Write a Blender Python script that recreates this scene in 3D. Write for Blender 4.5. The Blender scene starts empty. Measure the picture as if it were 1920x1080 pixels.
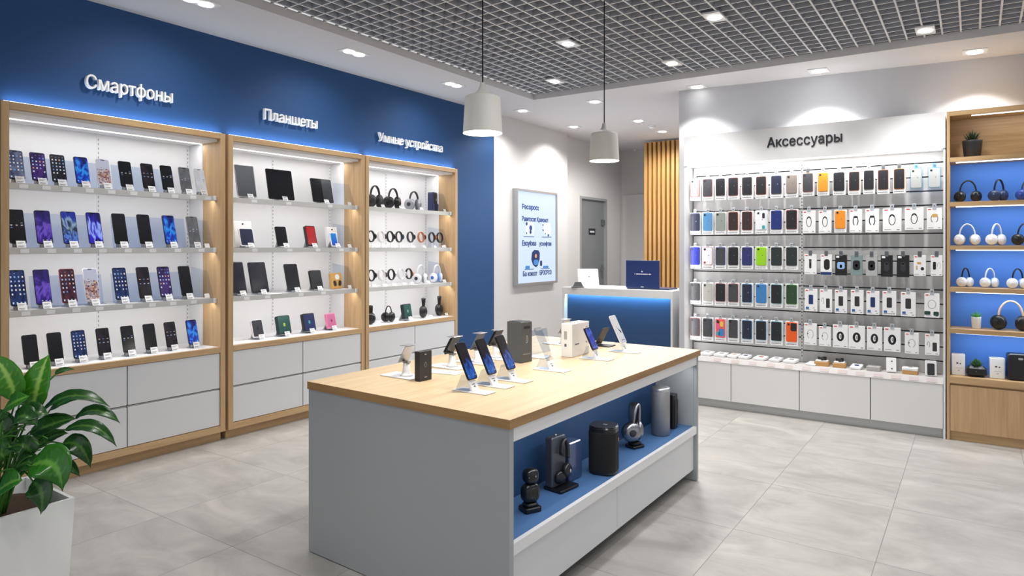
import bpy, math, random
from mathutils import Matrix, Vector
from mathutils.geometry import delaunay_2d_cdt
random.seed(7)
C = bpy.context.scene.collection
PI = math.pi
SN, CS, FPX, HZ, EYE = 0.5673, 0.8235, 1260.0, 464.0, 1.5   # camera yaw, focal length, horizon line, eye height

# ------------------------------------------------------------------ sight lines onto real planes
def ray(px, py=HZ):
    d = px - 960.0
    return (-SN*FPX + CS*d, CS*FPX + SN*d, HZ - py)
def on_x(px, py, X):
    r = ray(px, py); t = X/r[0]; return Vector((X, r[1]*t, EYE + r[2]*t))
def on_y(px, py, Y):
    r = ray(px, py); t = Y/r[1]; return Vector((r[0]*t, Y, EYE + r[2]*t))
def on_z(px, py, Z):
    r = ray(px, py); t = (Z-EYE)/r[2]; return Vector((r[0]*t, r[1]*t, Z))
CA, CB = 3.007, -0.0275                                       # ceiling: z = CA + CB*x
def zc(x): return CA + CB*x
def on_c(px, py, off=0.0):
    r = ray(px, py); t = (CA+off-EYE)/(r[2]-CB*r[0]); return Vector((r[0]*t, r[1]*t, EYE+r[2]*t))

# ------------------------------------------------------------------ materials
def lin(c):
    return tuple((v/12.92 if v <= 0.04045 else ((v+0.055)/1.055)**2.4) for v in (x/255.0 for x in c))
MATS = {}
def mat(name, rgb, rough=0.5, metal=0.0, emit=None, es=0.0, spec=0.5, coat=0.0, alpha=1.0, bump=0.0, bscale=200):
    if name in MATS: return MATS[name]
    m = bpy.data.materials.new(name); m.use_nodes = True
    b = m.node_tree.nodes['Principled BSDF']
    b.inputs['Base Color'].default_value = (*lin(rgb), 1)
    b.inputs['Roughness'].default_value = rough
    b.inputs['Metallic'].default_value = metal
    b.inputs['Specular IOR Level'].default_value = spec
    b.inputs['Coat Weight'].default_value = coat
    if emit:
        b.inputs['Emission Color'].default_value = (*lin(emit), 1); b.inputs['Emission Strength'].default_value = es
    if bump:
        n = m.node_tree.nodes; l = m.node_tree.links
        tc = n.new('ShaderNodeTexCoord'); nz = n.new('ShaderNodeTexNoise'); nz.inputs['Scale'].default_value = bscale
        bp = n.new('ShaderNodeBump'); bp.inputs['Strength'].default_value = bump; bp.inputs['Distance'].default_value = 0.002
        l.new(tc.outputs['Object'], nz.inputs['Vector']); l.new(nz.outputs['Fac'], bp.inputs['Height']); l.new(bp.outputs['Normal'], b.inputs['Normal'])
    m.diffuse_color = (*lin(rgb), 1)
    MATS[name] = m
    return m
def glass(name, rgb, clear=0.8, rough=0.05):
    if name in MATS: return MATS[name]
    m = bpy.data.materials.new(name); m.use_nodes = True
    n = m.node_tree.nodes; l = m.node_tree.links; n.clear()
    o = n.new('ShaderNodeOutputMaterial'); mx = n.new('ShaderNodeMixShader'); t = n.new('ShaderNodeBsdfTransparent')
    p = n.new('ShaderNodeBsdfPrincipled'); p.inputs['Base Color'].default_value = (*lin(rgb), 1); p.inputs['Roughness'].default_value = rough
    t.inputs['Color'].default_value = (*[0.5+0.5*v for v in lin(rgb)], 1)
    mx.inputs[0].default_value = 1-clear
    l.new(t.outputs[0], mx.inputs[1]); l.new(p.outputs[0], mx.inputs[2]); l.new(mx.outputs[0], o.inputs[0])
    MATS[name] = m; return m
def wood(name, a, b, axis, rough=0.45):
    m = bpy.data.materials.new(name); m.use_nodes = True
    n = m.node_tree.nodes; l = m.node_tree.links; p = n['Principled BSDF']; p.inputs['Roughness'].default_value = rough
    tc = n.new('ShaderNodeTexCoord'); mp = n.new('ShaderNodeMapping')
    s = [14.0, 14.0, 14.0]; s[axis] = 0.9; mp.inputs['Scale'].default_value = s
    nz = n.new('ShaderNodeTexNoise'); nz.inputs['Scale'].default_value = 2.2; nz.inputs['Detail'].default_value = 6; nz.inputs['Distortion'].default_value = 0.6
    mp2 = n.new('ShaderNodeMapping'); s2 = [70.0, 70.0, 70.0]; s2[axis] = 2.0; mp2.inputs['Scale'].default_value = s2
    n2 = n.new('ShaderNodeTexNoise'); n2.inputs['Scale'].default_value = 2.0; n2.inputs['Detail'].default_value = 3
    ad = n.new('ShaderNodeMath'); ad.operation = 'MULTIPLY_ADD'; ad.inputs[1].default_value = 0.35
    cr = n.new('ShaderNodeValToRGB'); cr.color_ramp.elements[0].position = 0.45; cr.color_ramp.elements[1].position = 0.85
    cr.color_ramp.elements[0].color = (*lin(b), 1); cr.color_ramp.elements[1].color = (*lin(a), 1)
    l.new(tc.outputs['Object'], mp.inputs['Vector']); l.new(tc.outputs['Object'], mp2.inputs['Vector'])
    l.new(mp.outputs[0], nz.inputs['Vector']); l.new(mp2.outputs[0], n2.inputs['Vector'])
    l.new(n2.outputs['Fac'], ad.inputs[0]); l.new(nz.outputs['Fac'], ad.inputs[2]); l.new(ad.outputs[0], cr.inputs[0]); l.new(cr.outputs[0], p.inputs['Base Color'])
    MATS[name] = m; return m
def floor_mat():
    m = bpy.data.materials.new('stone_tile'); m.use_nodes = True
    n = m.node_tree.nodes; l = m.node_tree.links; p = n['Principled BSDF']
    tc = n.new('ShaderNodeTexCoord'); sp = n.new('ShaderNodeSeparateXYZ'); l.new(tc.outputs['Object'], sp.inputs[0])
    def line(out, pitch, off, w):
        a = n.new('ShaderNodeMath'); a.operation = 'ADD'; a.inputs[1].default_value = off + 100*pitch; l.new(out, a.inputs[0])
        b = n.new('ShaderNodeMath'); b.operation = 'MODULO'; b.inputs[1].default_value = pitch; l.new(a.outputs[0], b.inputs[0])
        c = n.new('ShaderNodeMath'); c.operation = 'SUBTRACT'; c.inputs[1].default_value = pitch/2; l.new(b.outputs[0], c.inputs[0])
        d = n.new('ShaderNodeMath'); d.operation = 'ABSOLUTE'; l.new(c.outputs[0], d.inputs[0])
        e = n.new('ShaderNodeMath'); e.operation = 'GREATER_THAN'; e.inputs[1].default_value = pitch/2-w; l.new(d.outputs[0], e.inputs[0])
        f = n.new('ShaderNodeMath'); f.operation = 'DIVIDE'; f.inputs[1].default_value = pitch; l.new(a.outputs[0], f.inputs[0])
        g = n.new('ShaderNodeMath'); g.operation = 'FLOOR'; l.new(f.outputs[0], g.inputs[0])
        return e, g
    ex, gx = line(sp.outputs['X'], 0.67, 1.06, 0.0016); ey, gy = line(sp.outputs['Y'], 0.82, -0.34, 0.0016)
    mx = n.new('ShaderNodeMath'); mx.operation = 'MAXIMUM'; l.new(ex.outputs[0], mx.inputs[0]); l.new(ey.outputs[0], mx.inputs[1])
    cb = n.new('ShaderNodeCombineXYZ'); l.new(gx.outputs[0], cb.inputs[0]); l.new(gy.outputs[0], cb.inputs[1])
    wn = n.new('ShaderNodeTexWhiteNoise'); l.new(cb.outputs[0], wn.inputs['Vector'])
    va = n.new('ShaderNodeVectorMath'); va.operation = 'SCALE'; va.inputs['Scale'].default_value = 5.0; l.new(wn.outputs['Color'], va.inputs[0])
    vb = n.new('ShaderNodeVectorMath'); vb.operation = 'ADD'; l.new(tc.outputs['Object'], vb.inputs[0]); l.new(va.outputs[0], vb.inputs[1])
    mp = n.new('ShaderNodeMapping'); mp.inputs['Scale'].default_value = (1.0, 1.9, 1.0); l.new(vb.outputs[0], mp.inputs[0])
    nz = n.new('ShaderNodeTexNoise'); nz.inputs['Scale'].default_value = 2.4; nz.inputs['Detail'].default_value = 8; nz.inputs['Roughness'].default_value = 0.65; nz.inputs['Distortion'].default_value = 0.8
    l.new(mp.outputs[0], nz.inputs['Vector'])
    cr = n.new('ShaderNodeValToRGB'); cr.color_ramp.elements[0].position = 0.3; cr.color_ramp.elements[1].position = 0.72
    cr.color_ramp.elements[0].color = (*lin((156, 153, 149)), 1); cr.color_ramp.elements[1].color = (*lin((192, 188, 182)), 1)
    l.new(nz.outputs['Fac'], cr.inputs[0])
    m2 = n.new('ShaderNodeMix'); m2.data_type = 'RGBA'; m2.inputs['B'].default_value = (*lin((120, 117, 114)), 1)
    l.new(mx.outputs[0], m2.inputs['Factor']); l.new(cr.outputs[0], m2.inputs['A']); l.new(m2.outputs['Result'], p.inputs['Base Color'])
    r = n.new('ShaderNodeMapRange'); r.inputs['To Min'].default_value = 0.32; r.inputs['To Max'].default_value = 0.5; l.new(nz.outputs['Fac'], r.inputs['Value']); l.new(r.outputs[0], p.inputs['Roughness'])
    MATS['stone_tile'] = m; return m
def screen_mat(name, base, style, cols=(), es=0.55, seed=0.0):
    """lit or dark glass display; the pattern lives in the mesh's own 0..1 box"""
    if name in MATS: return MATS[name]
    m = bpy.data.materials.new(name); m.use_nodes = True
    n = m.node_tree.nodes; l = m.node_tree.links; p = n['Principled BSDF']
    p.inputs['Roughness'].default_value = 0.12; p.inputs['Base Color'].default_value = (0.01, 0.01, 0.012, 1)
    p.inputs['Emission Strength'].default_value = es
    tc = n.new('ShaderNodeTexCoord'); of = n.new('ShaderNodeVectorMath'); of.operation = 'ADD'; of.inputs[1].default_value = (0, 0, 0)
    l.new(tc.outputs['Generated'], of.inputs[0]); sp = n.new('ShaderNodeSeparateXYZ'); l.new(of.outputs[0], sp.inputs[0])
    def M(op, a, b=None, c=None):
        q = n.new('ShaderNodeMath'); q.operation = op
        for i, v in enumerate((a, b, c)):
            if v is None: continue
            if isinstance(v, (int, float)): q.inputs[i].default_value = v
            else: l.new(v, q.inputs[i])
        return q.outputs[0]
    def mixc(f, a, b):
        q = n.new('ShaderNodeMix'); q.data_type = 'RGBA'
        if isinstance(f, (int, float)): q.inputs['Factor'].default_value = f
        else: l.new(f, q.inputs['Factor'])
        for k, v in (('A', a), ('B', b)):
            if isinstance(v, tuple): q.inputs[k].default_value = (*lin(v), 1)
            else: l.new(v, q.inputs[k])
        return q.outputs['Result']
    def ramp(f, stops):
        q = n.new('ShaderNodeValToRGB'); e = q.color_ramp.elements
        while len(e) < len(stops): e.new(0.5)
        for el, (pos, c) in zip(e, stops): el.position = pos; el.color = (*lin(c), 1)
        l.new(f, q.inputs[0]); return q.outputs[0]
    X, Y = sp.outputs['X'], sp.outputs['Y']
    def noise(sc, det=2, dist=0.0, vec=None):
        q = n.new('ShaderNodeTexNoise'); q.noise_dimensions = '4D'; q.inputs['W'].default_value = seed
        q.inputs['Scale'].default_value = sc; q.inputs['Detail'].default_value = det; q.inputs['Distortion'].default_value = dist
        l.new(vec or of.outputs[0], q.inputs['Vector']); return q
    if style == 'plain':
        col = ramp(Y, [(0, base), (1, cols[0] if cols else base)])
    elif style == 'wave':
        q = noise(1.6, 1, 2.2); f = M('MULTIPLY_ADD', Y, 0.45, M('MULTIPLY', q.outputs['Fac'], 0.7))
        k = len(cols); col = ramp(f, [(0.3 + 0.5*i/max(1, k-1), c) for i, c in enumerate(cols)])
    elif style == 'city':
        v = n.new('ShaderNodeTexVoronoi'); v.inputs['Scale'].default_value = 9; v.distance = 'CHEBYCHEV'; mp = n.new('ShaderNodeMapping'); mp.inputs['Scale'].default_value = (1, 2.4, 1); mp.inputs['Location'].default_value = (seed, 0, 0)
        l.new(of.outputs[0], mp.inputs[0]); l.new(mp.outputs[0], v.inputs['Vector'])
        hs = n.new('ShaderNodeSeparateColor'); l.new(v.outputs['Color'], hs.inputs[0])
        c1 = ramp(hs.outputs[0], [(0, (60, 50, 70)), (0.3, (176, 104, 80)), (0.55, (225, 218, 216)), (0.8, (110, 100, 150)), (1, (240, 190, 130))])
        col = mixc(M('GREATER_THAN', M('MULTIPLY_ADD', hs.outputs[1], 0.25, Y), 0.72), c1, base)
    else:                                                         # icons over a wallpaper
        q = noise(2.0, 1, 1.0); col = ramp(q.outputs['Fac'], [(0.35, base), (0.7, cols[0] if cols else base)])
    if style in ('icons', 'dots', 'city', 'wave') :
        nx, ny, y0, y1, keep = {'icons': (4, 8, 0.22, 0.92, 0.12), 'dots': (3, 14, 0.42, 0.62, 0.45), 'city': (4, 16, 0.06, 0.1, 0.3), 'wave': (4, 16, 0.045, 0.1, 0.3)}[style]
        fx = M('FRACT', M('MULTIPLY', X, nx)); fy = M('FRACT', M('MULTIPLY', Y, ny))
        inx = M('LESS_THAN', M('ABSOLUTE', M('SUBTRACT', fx, 0.5)), 0.19); iny = M('LESS_THAN', M('ABSOLUTE', M('SUBTRACT', fy, 0.5)), 0.2)
        band = M('MULTIPLY', M('GREATER_THAN', Y, y0), M('LESS_THAN', Y, y1))
        cb = n.new('ShaderNodeCombineXYZ'); l.new(M('FLOOR', M('MULTIPLY', X, nx)), cb.inputs[0]); l.new(M('FLOOR', M('MULTIPLY', Y, ny)), cb.inputs[1]); cb.inputs[2].default_value = seed
        w = n.new('ShaderNodeTexWhiteNoise'); l.new(cb.outputs[0], w.inputs['Vector'])
        sc = n.new('ShaderNodeSeparateColor'); l.new(w.outputs['Color'], sc.inputs[0])
        kp = M('GREATER_THAN', sc.outputs[0], keep)
        ic = ramp(sc.outputs[1], [(0, (70, 100, 180)), (0.3, (190, 205, 235)), (0.55, (235, 238, 245)), (0.72, (205, 150, 110)), (0.84, (225, 230, 240)), (1, (90, 160, 215))])
        f = M('MULTIPLY', M('MULTIPLY', inx, iny), M('MULTIPLY', band, kp))
        col = mixc(f, col, ic)
        if style == 'icons':
            dock = M('MULTIPLY', M('MULTIPLY', inx, iny), M('LESS_THAN', M('ABSOLUTE', M('SUBTRACT', Y, 0.0625)), 0.04))
            col = mixc(dock, col, (205, 215, 235))
    l.new(col, p.inputs['Emission Color'])
    MATS[name] = m; return m

def clear(name, rgb):
    m = bpy.data.materials.new(name); m.use_nodes = True; n = m.node_tree.nodes; l = m.node_tree.links; n.clear()
    o = n.new('ShaderNodeOutputMaterial'); t = n.new('ShaderNodeBsdfTransparent'); t.inputs['Color'].default_value = (*lin(rgb), 1)
    l.new(t.outputs[0], o.inputs[0]); MATS[name] = m; return m
WHITE = mat('white_lacquer', (236, 236, 237), 0.35)
PANEL = mat('pale_grey_front', (220, 221, 223), 0.45)
GREYP = mat('island_grey_laminate', (168, 171, 173), 0.45)
WALLG = mat('grey_wall_paint', (208, 206, 205), 0.85, bump=0.15, bscale=350)
WALLR = mat('cool_grey_wall_paint', (198, 199, 203), 0.85, bump=0.15, bscale=350)
CEILM = mat('ceiling_paint', (214, 212, 213), 0.9)
BLUEW = mat('deep_blue_wall_paint', (28, 72, 122), 0.7, bump=0.2, bscale=500)
BLUEP = mat('blue_panel', (30, 66, 106), 0.55)
BLUES = mat('blue_shelf_laminate', (80, 120, 170), 0.45)
BLUEU = mat('royal_blue_back', (70, 122, 204), 0.6)
GRIDM = mat('grid_strip_lit_edge', (226, 225, 225), 0.5)
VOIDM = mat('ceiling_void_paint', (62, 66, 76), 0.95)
BLACK = mat('black_plastic', (20, 20, 23), 0.35)
BLKG = mat('black_gloss', (9, 9, 11), 0.1)
CHAR = mat('charcoal', (48, 49, 52), 0.5)
GREYD = mat('dark_grey', (92, 95, 99), 0.5)
GREYM = mat('mid_grey', (150, 151, 154), 0.5)
SILV = mat('silver_metal', (190, 191, 194), 0.35, 0.85)
STEEL = mat('brushed_steel', (150, 152, 155), 0.3, 1.0)
RAILM = mat('shelf_rail_grey', (202, 202, 200), 0.45)
PLINT = mat('plinth_grey', (196, 198, 199), 0.4, 0.2)
GAP = mat('shadow_gap', (46, 46, 48), 0.9)
LINER = mat('white_liner', (238, 238, 240), 0.6)
SLATL = mat('slatwall_lit_white', (232, 231, 231), 0.45)  # side light painted in as a paler colour than the other half
SLATR = mat('slatwall_unlit_grey', (200, 199, 198), 0.45)
GROOV = mat('slat_groove', (38, 45, 52), 0.6)
LED = mat('led_strip_white', (255, 255, 255), 0.5, emit=(255, 250, 240), es=2.5)
LEDB = mat('led_strip_cool', (240, 245, 255), 0.5, emit=(215, 230, 255), es=5.0)
LAMPF = mat('lamp_face', (255, 255, 255), 0.5, emit=(255, 253, 248), es=9.0)
CORDM = mat('black_cord', (14, 14, 15), 0.6)
SHADE = mat('pendant_enamel', (240, 238, 231), 0.55)
SHADEI = mat('pendant_inside', (255, 250, 240), 0.6, emit=(255, 250, 238), es=2.2)
PAPER = mat('paper_card', (240, 240, 242), 0.6)
PRINT = mat('grey_print', (105, 108, 116), 0.7)
INK = mat('dark_ink', (34, 36, 44), 0.6)
ACRY = clear('clear_acrylic', (232, 236, 241))
ACRB = clear('blue_tint_acrylic', (236, 241, 250))
WPACK = mat('white_pack', (242, 242, 243), 0.4)
OAKX = wood('oak_grain_x', (200, 166, 122), (180, 146, 102), 0)
OAKY = wood('oak_grain_y', (202, 170, 128), (184, 150, 108), 1)
OAKT = wood('oak_table_top', (222, 198, 162), (209, 182, 143), 1)
OAKE = wood('oak_edge_band', (176, 138, 90), (154, 116, 72), 1)  # darker oak paints shade into the worktop's upright edges
OAKF = wood('oak_shaded_edge_x', (176, 138, 90), (154, 116, 72), 0)
OAKZ = wood('oak_grain_z', (202, 169, 127), (184, 149, 106), 2)
OAKB = wood('oak_back_x', (188, 156, 116), (160, 128, 90), 0)
SLATW = wood('slat_wood_z', (206, 160, 98), (178, 130, 72), 2)
TILE = floor_mat()
SOIL = mat('soil', (70, 48, 34), 0.95, bump=1.0, bscale=60)
DOORM = mat('grey_door_paint', (126, 129, 130), 0.5)

# ------------------------------------------------------------------ mesh builder
class MB:
    def __init__(s): s.v = []; s.f = []; s.m = []; s.s = []
    def add(s, vs, fs, m=0, sm=False, M=None):
        o = len(s.v); s.v += [tuple(M @ Vector(p)) if M else tuple(p) for p in vs]
        s.f += [tuple(o+i for i in f) for f in fs]; s.m += [m]*len(fs); s.s += [sm]*len(fs)
        return s
    def box(s, x0, y0, z0, x1, y1, z1, m=0, M=None):
        return s.add([(x0,y0,z0),(x1,y0,z0),(x1,y1,z0),(x0,y1,z0),(x0,y0,z1),(x1,y0,z1),(x1,y1,z1),(x0,y1,z1)],
                     [(3,2,1,0),(4,5,6,7),(0,1,5,4),(1,2,6,5),(2,3,7,6),(3,0,4,7)], m, False, M)
    def hexa(s, p, m=0, M=None):                                   # 8 corners, bottom 4 then top 4
        return s.add(p, [(3,2,1,0),(4,5,6,7),(0,1,5,4),(1,2,6,5),(2,3,7,6),(3,0,4,7)], m, False, M)
    def prism(s, w, h, d, r=0.0, m=0, M=None, seg=3, e=0.0, cx=0.0, cy=0.0, z=0.0, mt=None):
        """rounded rectangle centred at cx,cy in local xy, thick along z; edges eased by e"""
        r = max(1e-4, min(r, w/2-1e-4, h/2-1e-4))
        def ring(ins, zz):
            pts = []
            rr = max(1e-5, r-ins)
            for k, (sx, sy) in enumerate(((1,1),(-1,1),(-1,-1),(1,-1))):
                for i in range(seg+1):
                    a = PI/2*k + PI/2*i/seg
                    pts.append((cx + sx*(w/2-r) + rr*math.cos(a), cy + sy*(h/2-r) + rr*math.sin(a), zz))
            return pts
        e = min(e, r*0.95, d*0.45)
        rings = [ring(0, z), ring(0, z+d)] if e <= 0 else [ring(e, z), ring(0, z+e), ring(0, z+d-e), ring(e, z+d)]
        n = 4*(seg+1); vs = sum(rings, []); fs = []; L = len(rings)
        for k in range(L-1):
            for i in range(n):
                j = (i+1) % n; fs.append((k*n+i, k*n+j, (k+1)*n+j, (k+1)*n+i))
        s.add(vs, fs, m, False, M)
        o = len(s.v)-L*n
        s.f += [tuple(o+i for i in reversed(range(n))), tuple(o+(L-1)*n+i for i in range(n))]
        s.m += [m, m if mt is None else mt]; s.s += [False, False]
        return s
    def cbox(s, x0, y0, z0, x1, y1, z1, ch=0.004, m=0, M=None, seg=2):
        T = Matrix.Translation(((x0+x1)/2, (y0+y1)/2, z0)); T = M @ T if M else T
        return s.prism(x1-x0, y1-y0, z1-z0, ch, m, T, seg, ch)
    def lathe(s, prof, n=24, m=0, M=None, sm=True, cap=True):
        vs = []; fs = []
        for r, z in prof:
            for i in range(n): a = 2*PI*i/n; vs.append((r*math.cos(a), r*math.sin(a), z))
        for k in range(len(prof)-1):
            for i in range(n):
                j = (i+1) % n; fs.append((k*n+i, k*n+j, (k+1)*n+j, (k+1)*n+i))
        if cap: fs += [tuple(reversed(range(n))), tuple((len(prof)-1)*n+i for i in range(n))]
        return s.add(vs, fs, m, sm, M)
    def cyl(s, r, h, n=20, m=0, M=None, e=0.0):
        p = [(r, 0), (r, h)] if not e else [(r-e, 0), (r, e), (r, h-e), (r-e, h)]
        return s.lathe(p, n, m, M, sm=False)
    def ell(s, c, rx, ry, rz, m=0, M=None, n=20, k=12, pw=1.0):
        vs = [(c[0], c[1], c[2]-rz)]; fs = []
        f = lambda q: math.copysign(abs(q)**pw, q)
        for i in range(1, k):
            a = -PI/2 + PI*i/k
            for j in range(n):
                b = 2*PI*j/n; vs.append((c[0]+rx*f(math.cos(a))*f(math.cos(b)), c[1]+ry*f(math.cos(a))*f(math.sin(b)), c[2]+rz*f(math.sin(a))))
        vs.append((c[0], c[1], c[2]+rz)); t = len(vs)-1
        for j in range(n): fs.append((0, 1+(j+1) % n, 1+j)); fs.append((t, t-n+j, t-n+(j+1) % n))
        for i in range(k-2):
            for j in range(n): q = (j+1) % n; fs.append((1+i*n+j, 1+i*n+q, 1+(i+1)*n+q, 1+(i+1)*n+j))
        return s.add(vs, fs, m, True, M)
    def sweep(s, pts, ru, rv, n=8, m=0, M=None, up=(0,0,1), closed=False, pw=1.0):
        """oval section (ru across, rv along up) carried along pts; ru/rv numbers or lists"""
        P = [Vector(p) for p in pts]; L = len(P); vs = []; fs = []
        for k in range(L):
            a = P[(k-1) % L] if (closed or k > 0) else P[k]; b = P[(k+1) % L] if (closed or k < L-1) else P[k]
            t = (b-a).normalized(); u = Vector(up); u = (u - t*u.dot(t))
            if u.length < 1e-5: u = t.orthogonal()
            u.normalize(); w = t.cross(u)
            A = ru[k] if isinstance(ru, (list, tuple)) else ru; B = rv[k] if isinstance(rv, (list, tuple)) else rv
            f = lambda q: math.copysign(abs(q)**pw, q)
            for i in range(n): g = 2*PI*i/n; vs.append(tuple(P[k] + w*(A*f(math.cos(g))) + u*(B*f(math.sin(g)))))
        R = L if closed else L-1
        for k in range(R):
            for i in range(n):
                j = (i+1) % n; q = (k+1) % L; fs.append((k*n+i, k*n+j, q*n+j, q*n+i))
        if not closed: fs += [tuple(reversed(range(n))), tuple((L-1)*n+i for i in range(n))]
        return s.add(vs, fs, m, True, M)
    def mesh(s, name, mats):
        me = bpy.data.meshes.new(name); me.from_pydata(s.v, [], s.f); me.update()
        for q in mats: me.materials.append(q)
        me.polygons.foreach_set('material_index', s.m); me.polygons.foreach_set('use_smooth', s.s)
        return me
CACHE = {}
def part(name, parent, mats, fn, key=None, M=None, label=None):
    """one mesh object; fn fills the builder; meshes with the same key are shared"""
    mats = mats if isinstance(mats, (list, tuple)) else [mats]
    if key is not None: key = (name, key, tuple(q.name for q in mats))
    me = CACHE.get(key) if key is not None else None
    if me is None:
        b = MB(); fn(b); me = b.mesh(name, mats)
        if key is not None: CACHE[key] = me
    o = bpy.data.objects.new(name, me); C.objects.link(o)
    if parent is not None: o.parent = parent
    if M is not None: o.matrix_local = M
    if label: o['label'] = label
    return o
def tag(o, label, cat, group=None):
    o['label'] = label; o['category'] = cat
    if group: o['group'] = group
    return o
def thing(name, label, cat, M=None, group=None):
    o = bpy.data.objects.new(name, None); o.empty_display_size = 0.05; C.objects.link(o)
    if M is not None: o.matrix_world = M
    return tag(o, label, cat, group)
def struct(name, mats, fn, parent=None, M=None):
    o = part(name, parent, mats, fn, M=M)
    if parent is None: o['kind'] = 'structure'
    return o
T3 = lambda x, y, z: Matrix.Translation((x, y, z))
RX = lambda a: Matrix.Rotation(a, 4, 'X')
RY = lambda a: Matrix.Rotation(a, 4, 'Y')
RZ = lambda a: Matrix.Rotation(a, 4, 'Z')
FACE_E = Matrix(((0,0,1,0),(1,0,0,0),(0,1,0,0),(0,0,0,1)))          # local x->+Y, y->up, z->+X  (stands before the left wall)
FACE_S = Matrix(((1,0,0,0),(0,0,-1,0),(0,1,0,0),(0,0,0,1)))         # local x->+X, y->up, z->-Y  (stands before the right wall)
FACE_W = Matrix(((0,0,-1,0),(-1,0,0,0),(0,1,0,0),(0,0,0,1)))        # faces -X
def stand_at(F, p, yaw=0.0, lean=0.0): return Matrix.Translation(p) @ F @ RY(yaw) @ RX(-lean)
ORD = ['first', 'second', 'third', 'fourth', 'fifth', 'sixth', 'seventh', 'eighth', 'ninth', 'tenth']

# ------------------------------------------------------------------ lights
def area(name, loc, sx, sy, power, rot=(0,0,0), col=(1,1,1)):
    d = bpy.data.lights.new(name, 'AREA'); d.shape = 'RECTANGLE'; d.size = sx; d.size_y = sy; d.energy = power; d.color = col
    o = bpy.data.objects.new(name, d); o.location = loc; o.rotation_euler = rot; C.objects.link(o); return o
def spot(name, loc, power, deg=95, blend=0.7, rot=(0,0,0), col=(1,0.985,0.96), r=0.05):
    d = bpy.data.lights.new(name, 'SPOT'); d.energy = power; d.spot_size = math.radians(deg); d.spot_blend = blend; d.shadow_soft_size = r; d.color = col
    o = bpy.data.objects.new(name, d); o.location = loc; o.rotation_euler = rot; C.objects.link(o); return o

# ------------------------------------------------------------------ lettering
def glyphs(body):
    """closed outlines of a run of text, each a list of (x, y)"""
    cu = bpy.data.curves.new('glyph', 'FONT'); cu.body = body; cu.size = 1.0; cu.resolution_u = 4; cu.fill_mode = 'NONE'
    ob = bpy.data.objects.new('glyph', cu); C.objects.link(ob)
    dg = bpy.context.evaluated_depsgraph_get(); dg.update()
    me = bpy.data.meshes.new_from_object(ob.evaluated_get(dg))
    nxt = {}
    for e in me.edges: nxt.setdefault(e.vertices[0], []).append(e.vertices[1]); nxt.setdefault(e.vertices[1], []).append(e.vertices[0])
    seen = set(); out = []
    for st in range(len(me.vertices)):
        if st in seen: continue
        loop = [st]; seen.add(st); cur = st
        while True:
            c = sorted((q for q in nxt.get(cur, []) if q not in seen), key=lambda q: abs(q-cur))
            if not c: break
            cur = c[0]; seen.add(cur); loop.append(cur)
        if len(loop) > 2: out.append([(me.vertices[i].co.x, me.vertices[i].co.y) for i in loop])
    bpy.data.objects.remove(ob); bpy.data.curves.remove(cu); bpy.data.meshes.remove(me)
    return out
def bounds(cs):
    xs = [p[0] for c in cs for p in c]; ys = [p[1] for c in cs for p in c]
    return min(xs), max(xs), min(ys), max(ys)
def filled(b, cs, depth):
    """solid of everything the outlines wind round"""
    vs = [Vector(p) for c in cs for p in c]; ed = []; o = 0; segs = []
    for c in cs:
        n = len(c); ed += [(o+i, o+(i+1) % n) for i in range(n)]; o += n
        segs += [(c[i], c[(i+1) % n]) for i in range(n)]
    V, _e, F, *_r = delaunay_2d_cdt(vs, ed, [], 0, 1e-6)
    keep = []
    for f in F:
        cx = sum(V[i].x for i in f)/len(f); cy = sum(V[i].y for i in f)/len(f); w = 0
        for (x0, y0), (x1, y1) in segs:
            if (y0 <= cy) != (y1 <= cy):
                if x0 + (cy-y0)*(x1-x0)/(y1-y0) > cx: w += 1 if y1 > y0 else -1
        if w: keep.append(tuple(f))
    n = len(V); cnt = {}
    for f in keep:
        for i in range(len(f)): cnt[(f[i], f[(i+1) % len(f)])] = 1
    fs = [tuple(n+i for i in f) for f in keep] + [tuple(reversed(f)) for f in keep]
    fs += [(p, q, n+q, n+p) for (p, q) in cnt if (q, p) not in cnt]
    b.add([(v.x, v.y, 0.0) for v in V] + [(v.x, v.y, depth) for v in V], fs)
def letters(parent, body, width, cap, depth, m, name='letter', split=True, M=None, bold=0.011):
    """raised lettering, one mesh per letter, spanning width from local x = 0, capital height cap"""
    cy = bounds(glyphs('Н'))[3]
    hh = bounds(glyphs('||')); wbase = hh[1]-hh[0]; chunks = []
    for i, ch in enumerate(body):
        if ch == ' ': continue
        q = bounds(glyphs('|' + body[:i] + '|')); chunks.append((glyphs(ch), (q[1]-q[0]) - wbase))
    lo = min(bounds(c)[0]+a for c, a in chunks); hi = max(bounds(c)[1]+a for c, a in chunks)
    sx = width/(hi-lo); sy = cap/cy; b = MB()
    for cs, adv in chunks:
        if split: b = MB()
        al = [[((x+adv-lo+dx)*sx, (y+dy)*sy) for x, y in c] for c in cs for dx, dy in ((-bold,0),(bold,0),(0,bold*0.6),(0,-bold*0.6))]
        filled(b, al, depth)
        if split:
            o = bpy.data.objects.new(name, b.mesh(name, [m])); C.objects.link(o); o.parent = parent
            if M is not None: o.matrix_local = M
    if not split:
        o = bpy.data.objects.new(name, b.mesh(name, [m])); C.objects.link(o); o.parent = parent
        if M is not None: o.matrix_local = M

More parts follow.
